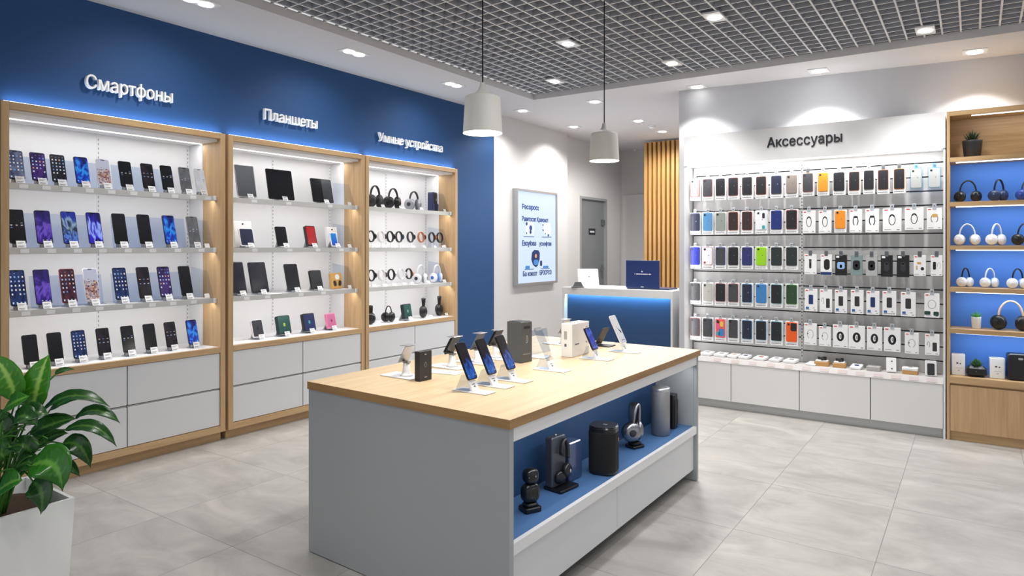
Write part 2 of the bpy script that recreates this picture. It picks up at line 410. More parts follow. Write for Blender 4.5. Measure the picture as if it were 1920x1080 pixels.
# ================================================================== THE ROOM
WX, WY = -4.85, 6.52                                              # left wall and accessory wall
CX0, CX1 = -4.80, -5.25                                           # cabinet fronts and backs
struct('floor', TILE, lambda b: b.box(-6, -3.5, -0.1, 6, 11, 0))
def wall_left(b):
    o = [(-2.5,0),(1.570,0),(1.570,2.389),(5.893,2.389),(5.893,0),(6.65,0),(6.65,3.4),(-2.5,3.4)]
    n = len(o); vs = [(WX,y,z) for y, z in o] + [(-5.4,y,z) for y, z in o]
    fs = [tuple(range(n)), tuple(reversed(range(n, 2*n)))] + [(i, n+i, n+(i+1) % n, (i+1) % n) for i in range(n)]
    b.add(vs, fs)
struct('wall_left', BLUEW, wall_left)
struct('wall_left_rear', WALLG, lambda b: b.box(-5.4, 6.652, 0, WX, 8.45, 3.4))
DX = -4.97
def wall_recess(b):                                               # recessed wall with the door opening
    o = [(8.45,0),(9.04,0),(9.04,2.29),(9.94,2.29),(9.94,0),(10.5,0),(10.5,3.4),(8.45,3.4)]
    n = len(o); vs = [(DX,y,z) for y, z in o] + [(-5.2,y,z) for y, z in o]
    b.add(vs, [tuple(range(n)), tuple(reversed(range(n, 2*n)))] + [(i, n+i, n+(i+1) % n, (i+1) % n) for i in range(n)])
struct('wall_recess', WALLG, wall_recess)
struct('wall_back', WALLG, lambda b: b.box(-5.4, 10.5, 0, -2.2, 10.7, 3.4))
def wall_right(b):
    o = [(-2.45,6.52),(4.5,6.52),(4.5,6.72),(-2.25,6.72),(-2.25,10.5),(-2.45,10.5)]
    n = len(o); vs = [(x,y,0) for x, y in o] + [(x,y,3.3) for x, y in o]
    b.add(vs, [tuple(reversed(range(n))), tuple(range(n, 2*n))] + [(i, (i+1) % n, n+(i+1) % n, n+i) for i in range(n)])
struct('wall_right', WALLR, wall_right)
struct('baseboard_left', WALLG, lambda b: b.box(WX, 6.66, 0, WX+0.012, 8.45, 0.09))
# ---- ceiling: painted soffit round a recessed open-cell grid
GX0 = -3.985
def gy(x): return 6.2 - 0.085*(x-GX0)
LIP = 0.065
def soffit(b):
    def slab(p):
        lo = [(x, y, zc(x)) for x, y in p]; hi = [(x, y, zc(x)+LIP) for x, y in p]
        b.hexa(lo+hi)
    slab([(-5.5,-2.2),(GX0,-2.2),(GX0,6.2),(-5.5,6.2)])
    slab([(-5.5,6.2),(GX0,6.2),(GX0,11),(-5.5,11)])
    slab([(GX0,6.2),(4.5,gy(4.5)),(4.5,11),(GX0,11)])
struct('ceiling', CEILM, soffit)
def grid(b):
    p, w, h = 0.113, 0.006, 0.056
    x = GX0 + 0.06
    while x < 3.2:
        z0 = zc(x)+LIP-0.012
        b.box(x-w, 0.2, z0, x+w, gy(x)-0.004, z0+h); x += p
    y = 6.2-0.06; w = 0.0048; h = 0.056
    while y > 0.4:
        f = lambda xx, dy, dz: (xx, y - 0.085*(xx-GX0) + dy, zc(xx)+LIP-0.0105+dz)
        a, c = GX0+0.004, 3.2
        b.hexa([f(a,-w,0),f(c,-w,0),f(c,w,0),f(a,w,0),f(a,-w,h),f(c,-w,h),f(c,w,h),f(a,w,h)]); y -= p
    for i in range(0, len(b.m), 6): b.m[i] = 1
GRIDS = mat('grid_strip_shaded_side', (178, 181, 189), 0.6)  # cell shade painted into the strip sides; bottoms stay light
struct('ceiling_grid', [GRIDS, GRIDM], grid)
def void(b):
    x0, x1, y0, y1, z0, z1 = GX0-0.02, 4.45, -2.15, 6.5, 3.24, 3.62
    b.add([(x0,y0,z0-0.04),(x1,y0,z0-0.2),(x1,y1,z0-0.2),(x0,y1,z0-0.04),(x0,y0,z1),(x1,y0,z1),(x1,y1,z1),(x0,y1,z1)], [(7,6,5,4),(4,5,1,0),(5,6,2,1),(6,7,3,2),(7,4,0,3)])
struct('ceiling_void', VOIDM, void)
# ---- doors
dr = struct('door_1', DOORM, lambda b: b.box(DX-0.055, 9.075, 0.006, DX-0.03, 9.905, 2.245))
DF = mat('door_frame_grey', (150, 152, 153), 0.5)
def dframe(b):
    o = [(9.042,0),(9.075,0),(9.075,2.25),(9.905,2.25),(9.905,0),(9.938,0),(9.938,2.288),(9.042,2.288)]
    n = len(o); vs = [(DX+0.015,y,z) for y, z in o] + [(DX-0.09,y,z) for y, z in o]
    b.add(vs, [tuple(range(n)), tuple(reversed(range(n, 2*n)))] + [(i, n+i, n+(i+1) % n, (i+1) % n) for i in range(n)])
part('door_frame', dr, DF, dframe)
def dhandle(b):
    b.cbox(DX-0.03, 9.80, 1.0, DX-0.022, 9.85, 1.22, 0.003); b.cyl(0.011, 0.04, 12, 0, T3(DX-0.024, 9.825, 1.15) @ RY(PI/2)); b.cbox(DX+0.002, 9.72, 1.14, DX+0.016, 9.836, 1.16, 0.006)
part('door_handle', dr, STEEL, dhandle)
part('closer', dr, STEEL, lambda b: b.cbox(DX-0.03, 9.80, 1.86, DX+0.005, 9.88, 1.95, 0.004))
sg = part('sign_plate', dr, INK, lambda b: b.cbox(DX-0.03, 9.38, 1.70, DX-0.024, 9.60, 1.80, 0.003), label='small black plate with white lettering')
part('lettering', sg, PAPER, lambda b: [b.box(DX-0.024, 9.415+i*0.025, 1.735, DX-0.0225, 9.432+i*0.025, 1.763) for i in range(6)])
d2 = struct('door_2', mat('pale_panel', (206, 205, 205), 0.6), lambda b: b.cbox(-4.93, 10.47, 0.0, -3.6, 10.5, 2.39, 0.004))
# ---- slat partition behind the counter
sp = thing('slat_partition', 'tall partition of vertical oak slats behind the service counter', 'partition', T3(-4.1, 9.5, 0))
part('backing', sp, mat('dark_oak_backing', (92, 62, 32), 0.6), lambda b: b.box(0.0, 0.075, 0.0, 0.80, 0.095, zc(-3.7)-0.03))
for i in range(11):
    part('slat', sp, SLATW, lambda b: b.cbox(-0.02, 0, 0, 0.024, 0.07, zc(-3.9)-0.03, 0.003), key='slat', M=T3(i*0.0715, 0, 0))

# ---- downlights
def downlight(px, py, kind, label, group, power, grid_h=False, deg=100, blend=0.8):
    off = LIP-0.015 if grid_h else 0.0
    p = on_c(px, py, off)
    t = thing('downlight', label, 'ceiling light', Matrix.Translation(p) @ RY(-CB), group)
    if kind == 'twin':
        part('trim_frame', t, WHITE, lambda b: b.prism(0.13, 0.25, 0.008, 0.006, 0, T3(0,0,-0.007)), key='twin')
        for s in (-1, 1): part('lamp', t, LAMPF, lambda b: b.lathe([(0.046,0),(0.046,0.004),(0.03,0.006)], 24, 0, T3(0,0,-0.0115)), key='d46', M=T3(0, s*0.052, 0))
    elif kind == 'square':
        part('trim_frame', t, WHITE, lambda b: b.prism(0.16, 0.16, 0.008, 0.006, 0, T3(0,0,-0.007)), key='sq')
        part('lamp', t, LAMPF, lambda b: b.lathe([(0.052,0),(0.052,0.004),(0.03,0.006)], 24, 0, T3(0,0,-0.0115)), key='d52')
    else:
        part('trim_frame', t, WHITE, lambda b: b.prism(0.12, 0.2, 0.012, 0.006, 0, T3(0,0,-0.011)), key='gr')
        part('lamp', t, LAMPF, lambda b: b.lathe([(0.045,0),(0.045,0.004),(0.03,0.006)], 24, 0, T3(0,0,-0.0155)), key='d45')
    spot('downlight_spot', p + Vector((0,0,-0.03)), power, deg, blend)
    return p
for i, (px, py, w) in enumerate([(372,2,'at the end over the phone cabinet'), (664,98,'above the tablet cabinet'), (850,158,'above the smart device cabinet beside the bigger pendant')]):
    p = downlight(px, py, 'twin', 'recessed twin spotlight in white soffit ' + w, 'twin spotlights over the blue wall', 6, deg=110)
    spot('wall_washer', p + Vector((0.12,0,-0.03)), 34, 125, 1.0, rot=(0, 0.5, 0))
for i, (px, py, w) in enumerate([(980,207,'beside the larger pendant shade'), (1076,237,'beside the smaller pendant, above the lit poster'), (1115,190,'near the grid, close behind the smaller pendant cord'), (1197,226,'between the smaller pendant and the smoke detector'), (1242,246,'above the slat partition beside the smoke detector')]):
    downlight(px, py, 'square', 'small recessed downlight in white ceiling ' + w, 'downlights over the counter', (40, 50, 78, 90, 100)[i], deg=(140, 140, 150, 168, 168)[i], blend=0.5)
for i, (px, py, w) in enumerate([(1307,162,'above the counter end of the accessories header'), (1535,132,'above the accessories sign lettering'), (1828,96,'above the wooden shelf unit')]):
    p = downlight(px, py, 'square', 'square recessed spotlight ' + w, 'spotlights along the right wall', 0.5, deg=120)
    spot('wall_washer', Vector((p.x, 6.205, zc(p.x)-0.03)), 36, 106, 0.4, r=0.02)
for i, (px, py, w) in enumerate([(1065,80,'between the two pendant cords'), (1260,117,'between smaller pendant cord and the accessories wall'), (1040,151,'closest to the grid corner'), (1340,30,'above the accessories sign'), (1735,55,'above the wooden shelf unit')]):
    downlight(px, py, 'grid', 'bright downlight set in the cell grid ceiling ' + w, 'downlights in the grid ceiling', 52, True, 125)
for x, y in ((-3.0, 2.0), (-1.0, 2.6), (-2.2, 0.6), (0.6, 3.4), (-0.2, 1.2), (1.6, 1.8), (1.6, 4.8)):   # the rows carry on over the customer's head
    t = thing('downlight', 'downlight set in the grid ceiling out of view towards the shop front', 'ceiling light', T3(x, y, zc(x)+LIP-0.015), 'downlights in the grid ceiling')
    part('trim_frame', t, WHITE, lambda b: b.prism(0.12, 0.2, 0.012, 0.006, 0, T3(0,0,-0.011)), key='gr')
    part('lamp', t, LAMPF, lambda b: b.lathe([(0.045,0),(0.045,0.004),(0.03,0.006)], 24, 0, T3(0,0,-0.0155)), key='d45')
    spot('downlight_spot', Vector((x, y, zc(x)+LIP-0.045)), 62, 125, 0.8)
p = on_c(1222, 236)
sd = thing('smoke_detector', 'small round white smoke detector on ceiling near the slat partition', 'smoke detector', Matrix.Translation(p))
part('base', sd, WHITE, lambda b: b.lathe([(0.055,-0.012),(0.055,0)], 24))
part('dome', sd, WHITE, lambda b: b.lathe([(0.02,-0.036),(0.036,-0.03),(0.042,-0.012)], 24))
p = on_c(1190, 280)
tag(part('sprinkler', None, WHITE, lambda b: (b.lathe([(0.012,-0.03),(0.016,-0.012),(0.03,0)], 16)), M=Matrix.Translation(p)), 'tiny white sprinkler head on the ceiling at the slat partition top', 'sprinkler')

for x in (-2.0, -1.2, -0.4):                                       # spots added to brighten the accessories wall, no lamps hang here
    spot('wall_fill_spot', (x, 5.35, zc(x)+LIP-0.05), 42, 62, 0.8, rot=(math.radians(33), 0, 0))
# ---- pendants over the island
def pendant(y, z, top, label):
    t = thing('pendant_lamp', label, 'pendant lamp', T3(-2.0, y, z), 'pendant lamps over the island')
    prof = [(0.097,0.0),(0.0965,0.02),(0.0915,0.10),(0.088,0.17),(0.0865,0.178),(0.081,0.182),(0.062,0.186),(0.042,0.194),(0.026,0.208),(0.0165,0.226),(0.0125,0.246),(0.009,0.25)]
    inn = [(0.004,0.174),(0.084,0.172),(0.087,0.165),(0.0895,0.10),(0.0945,0.02),(0.097,0.0)]
    part('lamp_shade', t, SHADE, lambda b: b.lathe(prof, 40, 0, None, True, False), key='shade')
    part('shade_lining', t, SHADEI, lambda b: b.lathe(inn[:-1] + [(0.0965,0.0005)], 40, 0, None, True, False), key='lining')
    part('bulb', t, LAMPF, lambda b: b.lathe([(0.002,0.012),(0.04,0.014),(0.05,0.03),(0.045,0.06),(0.02,0.09),(0.016,0.165)], 24), key='bulb')
    part('cord', t, CORDM, lambda b: b.cyl(0.0035, top-z-0.249, 10, 0, T3(0,0,0.249)))
    d = bpy.data.lights.new('pendant_light', 'SPOT'); d.energy = 45; d.spot_size = math.radians(130); d.spot_blend = 0.6; d.shadow_soft_size = 0.06; d.color = (1,0.96,0.9)
    o = bpy.data.objects.new('pendant_light', d); o.location = (-2.0, y, z-0.005); C.objects.link(o)
pendant(2.648, 2.063, 3.60, 'white bell shaped pendant lamp over the near end of the island')
pendant(3.969, 2.066, 3.60, 'smaller looking white pendant lamp over the far end of the island')

# ---- signs
def sign(px, py, X, body, width, cap, label, m, F=FACE_E, pt=None):
    p = pt if pt is not None else on_x(px, py, X)
    t = thing('wall_sign', label, 'sign', Matrix.Translation(p) @ F)
    letters(t, body, width, cap, 0.028 if F is FACE_E else 0.012, m)
SIGNW = mat('sign_white', (246, 246, 246), 0.4)
sign(158.5, 164.6, -4.835, 'Смартфоны', 0.578, 0.09, 'raised white Смартфоны lettering on blue wall above the phone cabinet', SIGNW)
sign(493, 224, -4.835, 'Планшеты', 0.537, 0.089, 'raised white Планшеты lettering on blue wall above the tablet cabinet', SIGNW)
sign(707.7, 264.4, -4.835, 'Умные устройства', 0.953, 0.085, 'raised white Умные устройства lettering on blue wall above the third cabinet', SIGNW)

# ---- lit poster
pa = on_x(961, 535, WX)
lb = thing('light_box', 'illuminated white poster light box with blue text on the grey wall', 'light box', T3(WX, 7.05, 1.012) @ FACE_E)
W_, H_ = 1.005, 1.242
def lbframe(b):
    o = [(0,0),(W_,0),(W_,H_),(0,H_)]; q = [(0.028,0.028),(W_-0.028,0.028),(W_-0.028,H_-0.028),(0.028,H_-0.028)]
    vs = [(x,y,0.0) for x, y in o] + [(x,y,0.07) for x, y in o] + [(x,y,0.07) for x, y in q] + [(x,y,0.05) for x, y in q]
    fs = [(3,2,1,0)]
    for a in (0, 4, 8):
        for i in range(4): j = (i+1) % 4; fs.append((a+i, a+j, a+4+j, a+4+i))
    b.add(vs, fs)
part('frame', lb, mat('poster_frame', (176, 177, 180), 0.35, 0.6), lbframe)
part('poster_panel', lb, mat('lit_poster', (104, 112, 124), 0.4, emit=(212, 230, 252), es=0.82), lambda b: b.box(0.028, 0.028, 0.044, W_-0.028, H_-0.028, 0.052))
PB = mat('poster_blue', (34, 62, 124), 0.6); PLB = mat('poster_light_blue', (70, 140, 210), 0.6); PVL = mat('poster_haze', (196, 214, 240), 0.6, emit=(190, 210, 240), es=0.45)
for body, x, y, w, cap in (('Ресоросt', 0.145, 0.985, 0.40, 0.066), ('Равитосоп Краноsот', 0.145, 0.83, 0.64, 0.062), ('Евоуfова', 0.145, 0.512, 0.33, 0.066), ('усоофтав', 0.56, 0.512, 0.305, 0.058), ('Ба коюот', 0.165, 0.115, 0.34, 0.064), ('БРОСРСО', 0.57, 0.12, 0.30, 0.06)):
    letters(lb, body, w, cap, 0.002, PB, 'lettering', False, T3(x, y, 0.0525), 0.042)
def pict(b):
    for x in (0.18, 0.62): b.box(x, 0.625, 0.052, x+0.25, 0.633, 0.054)
    for x in (0.20, 0.60): b.box(x, 0.198, 0.052, x+0.22, 0.206, 0.054)
    for cx, cy, r in ((0.25,0.845-0.05,0.022),(0.345,0.745,0.034),(0.34,0.69,0.026),(0.25,0.675,0.012),(0.65,0.79,0.012),(0.655,0.72,0.014),(0.71,0.675,0.012),(0.785,0.655,0.018)): b.prism(r*2, r*2, 0.002, r*0.9, 0, T3(cx, cy, 0.052))
part('pictogram', lb, PB, pict)
part('pictogram_haze', lb, PVL, lambda b: (b.prism(0.2, 0.17, 0.001, 0.08, 0, T3(0.33, 0.735, 0.052)), b.prism(0.2, 0.17, 0.001, 0.08, 0, T3(0.76, 0.735, 0.052))))
tri = [(0.36,0.33),(0.375,0.42),(0.43,0.455),(0.53,0.45),(0.565,0.415),(0.56,0.33),(0.52,0.25),(0.47,0.225),(0.40,0.26)]
part('pictogram', lb, mat('poster_navy', (28, 52, 104), 0.5), lambda b: b.add([(x,y,0.0525) for x, y in tri] + [(x,y,0.056) for x, y in tri], [tuple(range(9,18))] + [(i,(i+1)%9,9+(i+1)%9,9+i) for i in range(9)]))
part('pictogram', lb, PLB, lambda b: (b.prism(0.12, 0.07, 0.002, 0.03, 0, T3(0.47, 0.29, 0.056)), b.prism(0.1, 0.05, 0.002, 0.01, 0, T3(0.27, 0.225, 0.0525)), b.prism(0.14, 0.03, 0.002, 0.01, 0, T3(0.72, 0.225, 0.0525))))
part('pictogram', lb, mat('poster_orange', (226, 160, 120), 0.5), lambda b: b.prism(0.05, 0.055, 0.002, 0.024, 0, T3(0.465, 0.375, 0.0565)))
part('pictogram', lb, mat('poster_navy', (28, 52, 104), 0.5), lambda b: b.prism(0.05, 0.075, 0.003, 0.02, 0, T3(0.60, 0.275, 0.0525)))
area('poster_glow', (WX+0.09, 7.55, 1.63), 1.1, 0.9, 9, (0, -PI/2, 0), (0.88,0.94,1.0))

# ================================================================== DISPLAY CABINETS ON THE LEFT WALL
SHZ = (1.897, 1.495, 1.105); DECK = 0.730
def cabinet(y0, y1, label):
    t = thing('display_cabinet', label, 'cabinet', T3(0, y0, 0), 'oak framed display cabinets on the blue wall')
    L = y1-y0; st = 0.042
    for yy in (0, L-st): part('side_panel', t, OAKZ, lambda b: b.box(CX1, yy, 0.073, CX0, yy+st, 2.383))
    part('top_panel', t, OAKY, lambda b: b.box(CX1, st+0.001, 2.341, CX0, L-st-0.001, 2.383))
    part('bottom_rail', t, OAKY, lambda b: b.box(CX1, st+0.001, 0.073, CX0, L-st-0.001, 0.122))
    part('plinth', t, OAKY, lambda b: b.box(CX1, 0.01, 0.0, CX0-0.05, L-0.01, 0.073))
    part('deck_rail', t, OAKY, lambda b: b.box(CX0-0.03, st+0.001, 0.687, CX0, L-st-0.001, DECK-0.002))
    part('deck', t, LINER, lambda b: b.box(CX1+0.02, st+0.001, DECK-0.02, CX0-0.031, L-st-0.001, DECK))
    part('back_panel', t, LINER, lambda b: b.box(CX1, st+0.001, DECK+0.001, CX1+0.019, L-st-0.001, 2.34))
    for yy in (st+0.001, L-st-0.004): part('side_lining', t, LINER, lambda b: b.box(CX1+0.02, yy, DECK+0.001, -5.04, yy+0.003, 2.318))
    part('canopy', t, LINER, lambda b: b.box(CX1+0.02, st+0.001, 2.32, CX0-0.04, L-st-0.001, 2.34))
    part('led_strip', t, LED, lambda b: b.box(-5.05, st+0.01, 2.3145, -5.043, L-st-0.01, 2.3195))
    part('glow_strip', t, LEDB, lambda b: b.box(CX0-0.035, 0.02, 2.384, CX0-0.022, L-0.02, 2.388))
    for yy in (L/2, L-st-0.02):
        def std(b):
            b.box(CX1+0.019, yy-0.009, DECK+0.02, CX1+0.024, yy+0.009, 2.30, 0)
            z = 0.8
            while z < 2.28: b.box(CX1+0.0235, yy-0.003, z, CX1+0.0246, yy+0.003, z+0.016, 1); z += 0.032
        part('slotted_upright', t, [LINER, GREYM], std)
    part('drawer_carcass', t, GAP, lambda b: b.box(CX1+0.02, st+0.001, 0.123, CX0-0.03, L-st-0.001, 0.686))
    m = L/2
    for a, c in ((st+0.003, m-0.004), (m+0.004, L-st-0.003)):
        for z0, z1 in ((0.126, 0.398), (0.413, 0.684)): part('drawer', t, PANEL, lambda b: b.cbox(CX0-0.029, a, z0, CX0-0.006, c, z1, 0.0025))
        part('pull_channel', t, RAILM, lambda b: b.box(CX0-0.0295, a, 0.399, CX0-0.018, c, 0.406))
    for z in SHZ:
        s = part('shelf', t, LINER, lambda b: b.box(CX1+0.026, st+0.006, z-0.016, -4.876, L-st-0.006, z))
        part('price_rail', s, RAILM, lambda b: b.box(-4.8755, st+0.006, z-0.036, -4.864, L-st-0.006, z+0.003))
        part('rail_end', s, WHITE, lambda b: b.cbox(-4.8635, L-st-0.022, z-0.034, -4.845, L-st-0.003, z+0.003, 0.003))
        part('led_strip', s, LED, lambda b: b.box(-4.893, st+0.012, z-0.0215, -4.885, L-st-0.012, z-0.0165))
        area('shelf_light', (-4.89, y0+L/2, z-0.024), 0.012, L-0.12, 1.9, (0, 0.35, 0), (1,0.985,0.96))
    area('canopy_light', (-5.047, y0+L/2, 2.312), 0.006, L-0.12, 2.3, (0, 0, 0), (1,0.985,0.96))
    area('cabinet_glow', (CX0-0.012, y0+L/2, 2.389), 0.014, L-0.05, 1.5, (0, math.radians(168), 0), (0.6,0.78,1.0))
    return t
CABS = [(1.577, 3.040), (3.064, 4.489), (4.502, 5.887)]
cabinet(*CABS[0], 'oak framed display cabinet full of smartphones, under the Смартфоны sign')
cabinet(*CABS[1], 'oak framed display cabinet of tablets, under the Планшеты sign')
cabinet(*CABS[2], 'oak framed display cabinet of headphones and watches, last along the blue wall')

# ================================================================== ISLAND
IT = 0.84
q = [on_z(576, 715, IT), on_z(956, 788, IT), on_z(1313.5, 656, IT)]
A, B, D = (q[0].x, q[0].y), (q[1].x, q[1].y), (q[2].x, q[2].y)     # near-left, near-right, far-right corners
E = (A[0], D[1])                                                   # far-left
isl = thing('display_island', 'large display island with oak top, grey body and blue lit niche', 'island', None)
def quad(b, p, z0, z1, m=0): b.hexa([(x,y,z0) for x, y in p] + [(x,y,z1) for x, y in p], m)
def worktop(b):
    p = [A, B, D, E]; b.add([(x,y,IT-0.037) for x, y in p] + [(x,y,IT) for x, y in p], [(3,2,1,0),(4,5,6,7),(0,1,5,4),(1,2,6,5),(2,3,7,6),(3,0,4,7)])
    b.m = [1, 0, 2, 1, 2, 1]
part('worktop', isl, [OAKT, OAKE, OAKF], worktop, label='light oak top with shade painted into its browner edges')
XF, XL, Y1 = B[0], A[0], D[1]
yn = lambda x: A[1] + (B[1]-A[1])*(x-A[0])/(B[0]-A[0])             # near edge
i1 = XF-0.006
part('end_panel', isl, GREYP, lambda b: quad(b, [(XL+0.004, yn(XL)+0.006), (i1, yn(i1)+0.006), (i1, yn(i1)+0.034), (XL+0.004, yn(XL)+0.034)], 0.004, IT-0.0385), label='near grey end panel')
ye = Y1-0.006
part('end_panel', isl, GREYP, lambda b: quad(b, [(XL+0.004, ye-0.03), (i1, ye-0.03), (i1, ye), (XL+0.004, ye)], 0.004, IT-0.0385))
ya, yb = 2.145, ye-0.031
part('side_panel', isl, GREYP, lambda b: b.box(XL+0.005, yn(XL)+0.036, 0.06, XL+0.025, yb, IT-0.0385))
part('top_rail', isl, WHITE, lambda b: b.box(i1-0.022, ya, 0.748, i1-0.001, yb, IT-0.0385), label='white rail under the oak top')
NB = -1.745
part('niche_back', isl, BLUEP, lambda b: b.box(NB-0.02, ya+0.004, 0.352, NB, yb, IT-0.0385), label='dark blue niche back')
part('niche_shelf', isl, BLUES, lambda b: b.box(NB, ya, 0.330, i1-0.0225, yb, 0.351), label='blue niche floor')
part('niche_lining', isl, GREYP, lambda b: b.box(NB, yb-0.004, 0.3515, i1-0.02, yb-0.0005, 0.747))
part('niche_lining', isl, BLUEP, lambda b: b.box(NB, ya+0.0005, 0.3515, i1-0.02, ya+0.004, 0.747))
part('shelf_lip', isl, WHITE, lambda b: b.box(i1-0.022, ya, 0.306, i1-0.001, yb, 0.352))
part('carcass', isl, GAP, lambda b: b.box(XL+0.03, ya+0.03, 0.07, i1-0.042, yb, 0.304))
ym = 3.098
for a, c in ((ya+0.002, ym-0.002), (ym+0.002, yb-0.002)): part('drawer', isl, PANEL, lambda b: b.cbox(i1-0.041, a, 0.072, i1-0.02, c, 0.298, 0.002))
part('plinth', isl, GAP, lambda b: b.box(XL+0.05, ya+0.05, 0.0, i1-0.12, yb, 0.069))
area('niche_light', (i1-0.03, (ya+yb)/2, 0.743), 0.014, yb-ya-0.1, 3.0, (0, 0.35, 0), (0.95,0.97,1.0))

# ================================================================== SERVICE COUNTER
KY, KX0, KX1, KZ = 6.56, -3.835, -2.535, 1.052
kt = thing('service_counter', 'white service counter with blue lit front below the slat partition', 'counter', T3(0,0,0))
KW = mat('counter_white', (226, 225, 223), 0.4)
part('counter_top', kt, KW, lambda b: b.box(KX0, KY+0.0205, 1.02, KX1, KY+0.62, KZ))
part('front_band', kt, KW, lambda b: b.box(KX0, KY, 0.976, KX1, KY+0.02, KZ))
part('side_band', kt, KW, lambda b: b.box(KX1-0.02, KY+0.0205, 0.976, KX1, KY+0.62, 1.0195))
part('side_panel', kt, KW, lambda b: b.box(KX0, KY, 0, KX0+0.03, KY+0.6, 0.975))
part('side_panel', kt, KW, lambda b: b.box(KX1-0.02, KY, 0, KX1, KY+0.6, 0.975))
part('front_panel', kt, BLUEP, lambda b: b.box(KX0+0.031, KY+0.07, 0, KX1-0.021, KY+0.09, 1.019), label='blue counter front')
part('led_strip', kt, LEDB, lambda b: b.box(KX0+0.04, KY+0.022, 1.008, KX1-0.03, KY+0.03, 1.0195))
area('counter_glow', ((KX0+KX1)/2, KY+0.026, 1.006), KX1-KX0-0.08, 0.008, 5.0, (math.radians(20), 0, 0), (0.5,0.8,1.0))
p = on_z(1108, 537.5, KZ)
def ctablet():
    Mt = T3(p.x+0.035, KY+0.16, KZ+0.012) @ FACE_S @ RY(math.radians(38)) @ RX(math.radians(-24))
    tb = thing('tablet', 'white tablet seen from its back, propped on the service counter', 'tablet', Mt)
    part('body', tb, mat('tablet_white', (232, 234, 235), 0.35), lambda b: b.prism(0.235, 0.205, 0.012, 0.01, 0, T3(0, 0.105, 0), 3, 0.003))
    part('emblem', tb, GREYM, lambda b: b.prism(0.02, 0.012, 0.001, 0.004, 0, T3(0.01, 0.11, 0.0121)))
    st = thing('tablet_stand', 'small black stand holding the white tablet on the counter', 'stand', T3(p.x-0.04, KY+0.05, KZ) @ FACE_S @ RY(math.radians(38)))
    part('base', st, BLACK, lambda b: b.cbox(-0.08, 0.0, -0.02, 0.06, 0.012, 0.055, 0.004))
    part('cradle', st, BLACK, lambda b: b.hexa([(-0.07,0.0125,0.0),(0.05,0.0125,0.0),(0.05,0.0125,0.045),(-0.07,0.0125,0.045),(-0.04,0.062,0.0),(0.03,0.062,0.0),(0.03,0.06,0.012),(-0.04,0.06,0.012)]))
ctablet()
p = on_z(1196, 543, KZ)
lt = thing('laptop', 'open navy laptop facing away on the service counter, lid towards us', 'laptop', T3(-2.93, KY+0.16, KZ) @ FACE_S)
NAVY = mat('navy_cover', (28, 50, 104), 0.35)
part('base', lt, NAVY, lambda b: b.cbox(-0.19, 0.001, -0.26, 0.29, 0.014, -0.01, 0.004))
lid = part('lid', lt, NAVY, lambda b: b.prism(0.385, 0.295, 0.012, 0.006, 0, T3(0, 0.162, -0.004), 3, 0.003))
part('lettering', lid, PAPER, lambda b: [b.box(x, 0.158, 0.0081, x+w, 0.168, 0.0092) for x, w in ((-0.09,0.008),(-0.07,0.022),(-0.045,0.018),(-0.024,0.02),(-0.001,0.02),(0.022,0.018),(0.043,0.014),(0.062,0.006),(0.075,0.014),(0.094,0.005))])
part('emblem', lid, PAPER, lambda b: (b.prism(0.014, 0.014, 0.001, 0.005, 0, T3(-0.005, 0.19, 0.0081)), b.box(-0.02, 0.022, 0.0081, 0.015, 0.03, 0.0092)))

# ================================================================== PHONES AND TABLETS
def slab_device(t, w, h, th, body, scr, r=0.011, bez=0.0028, notch=True, key=''):
    k = '%s_%.3f_%.3f_%.3f' % (key, w, h, th)
    part('body', t, body, lambda b: b.prism(w, h, th, r, 0, T3(0, h/2, 0), 4, 0.0016), key=k)
    s = part('screen', t, [BLKG, scr], lambda b: b.prism(w-2*bez, h-2*bez-0.003, 0.0006, r*0.8, 0, T3(0, h/2, th), 3, 0, mt=1), key=k)
    if notch: part('camera_notch', s, BLKG, lambda b: b.prism(w*0.3, 0.0055, 0.0003, 0.0026, 0, T3(0, h-bez-0.0045, th+0.0006), 3), key=k)
    return s
FAINT = clear('faint_acrylic', (246, 248, 251))
def price_card(t, w, h, y, z, lean, key):
    c = part('price_card', t, PAPER, lambda b: b.box(-w/2, 0, 0, w/2, h, 0.0015), key=key, M=T3(0.008, y, z) @ RX(-lean))
    part('lettering', c, PRINT, lambda b: [b.box(-w*0.38, h*f, 0.0016, w*g, h*f+h*0.05, 0.002) for f, g in ((0.72,0.3),(0.58,0.1),(0.22,0.34),(0.12,0.2))], key=key)
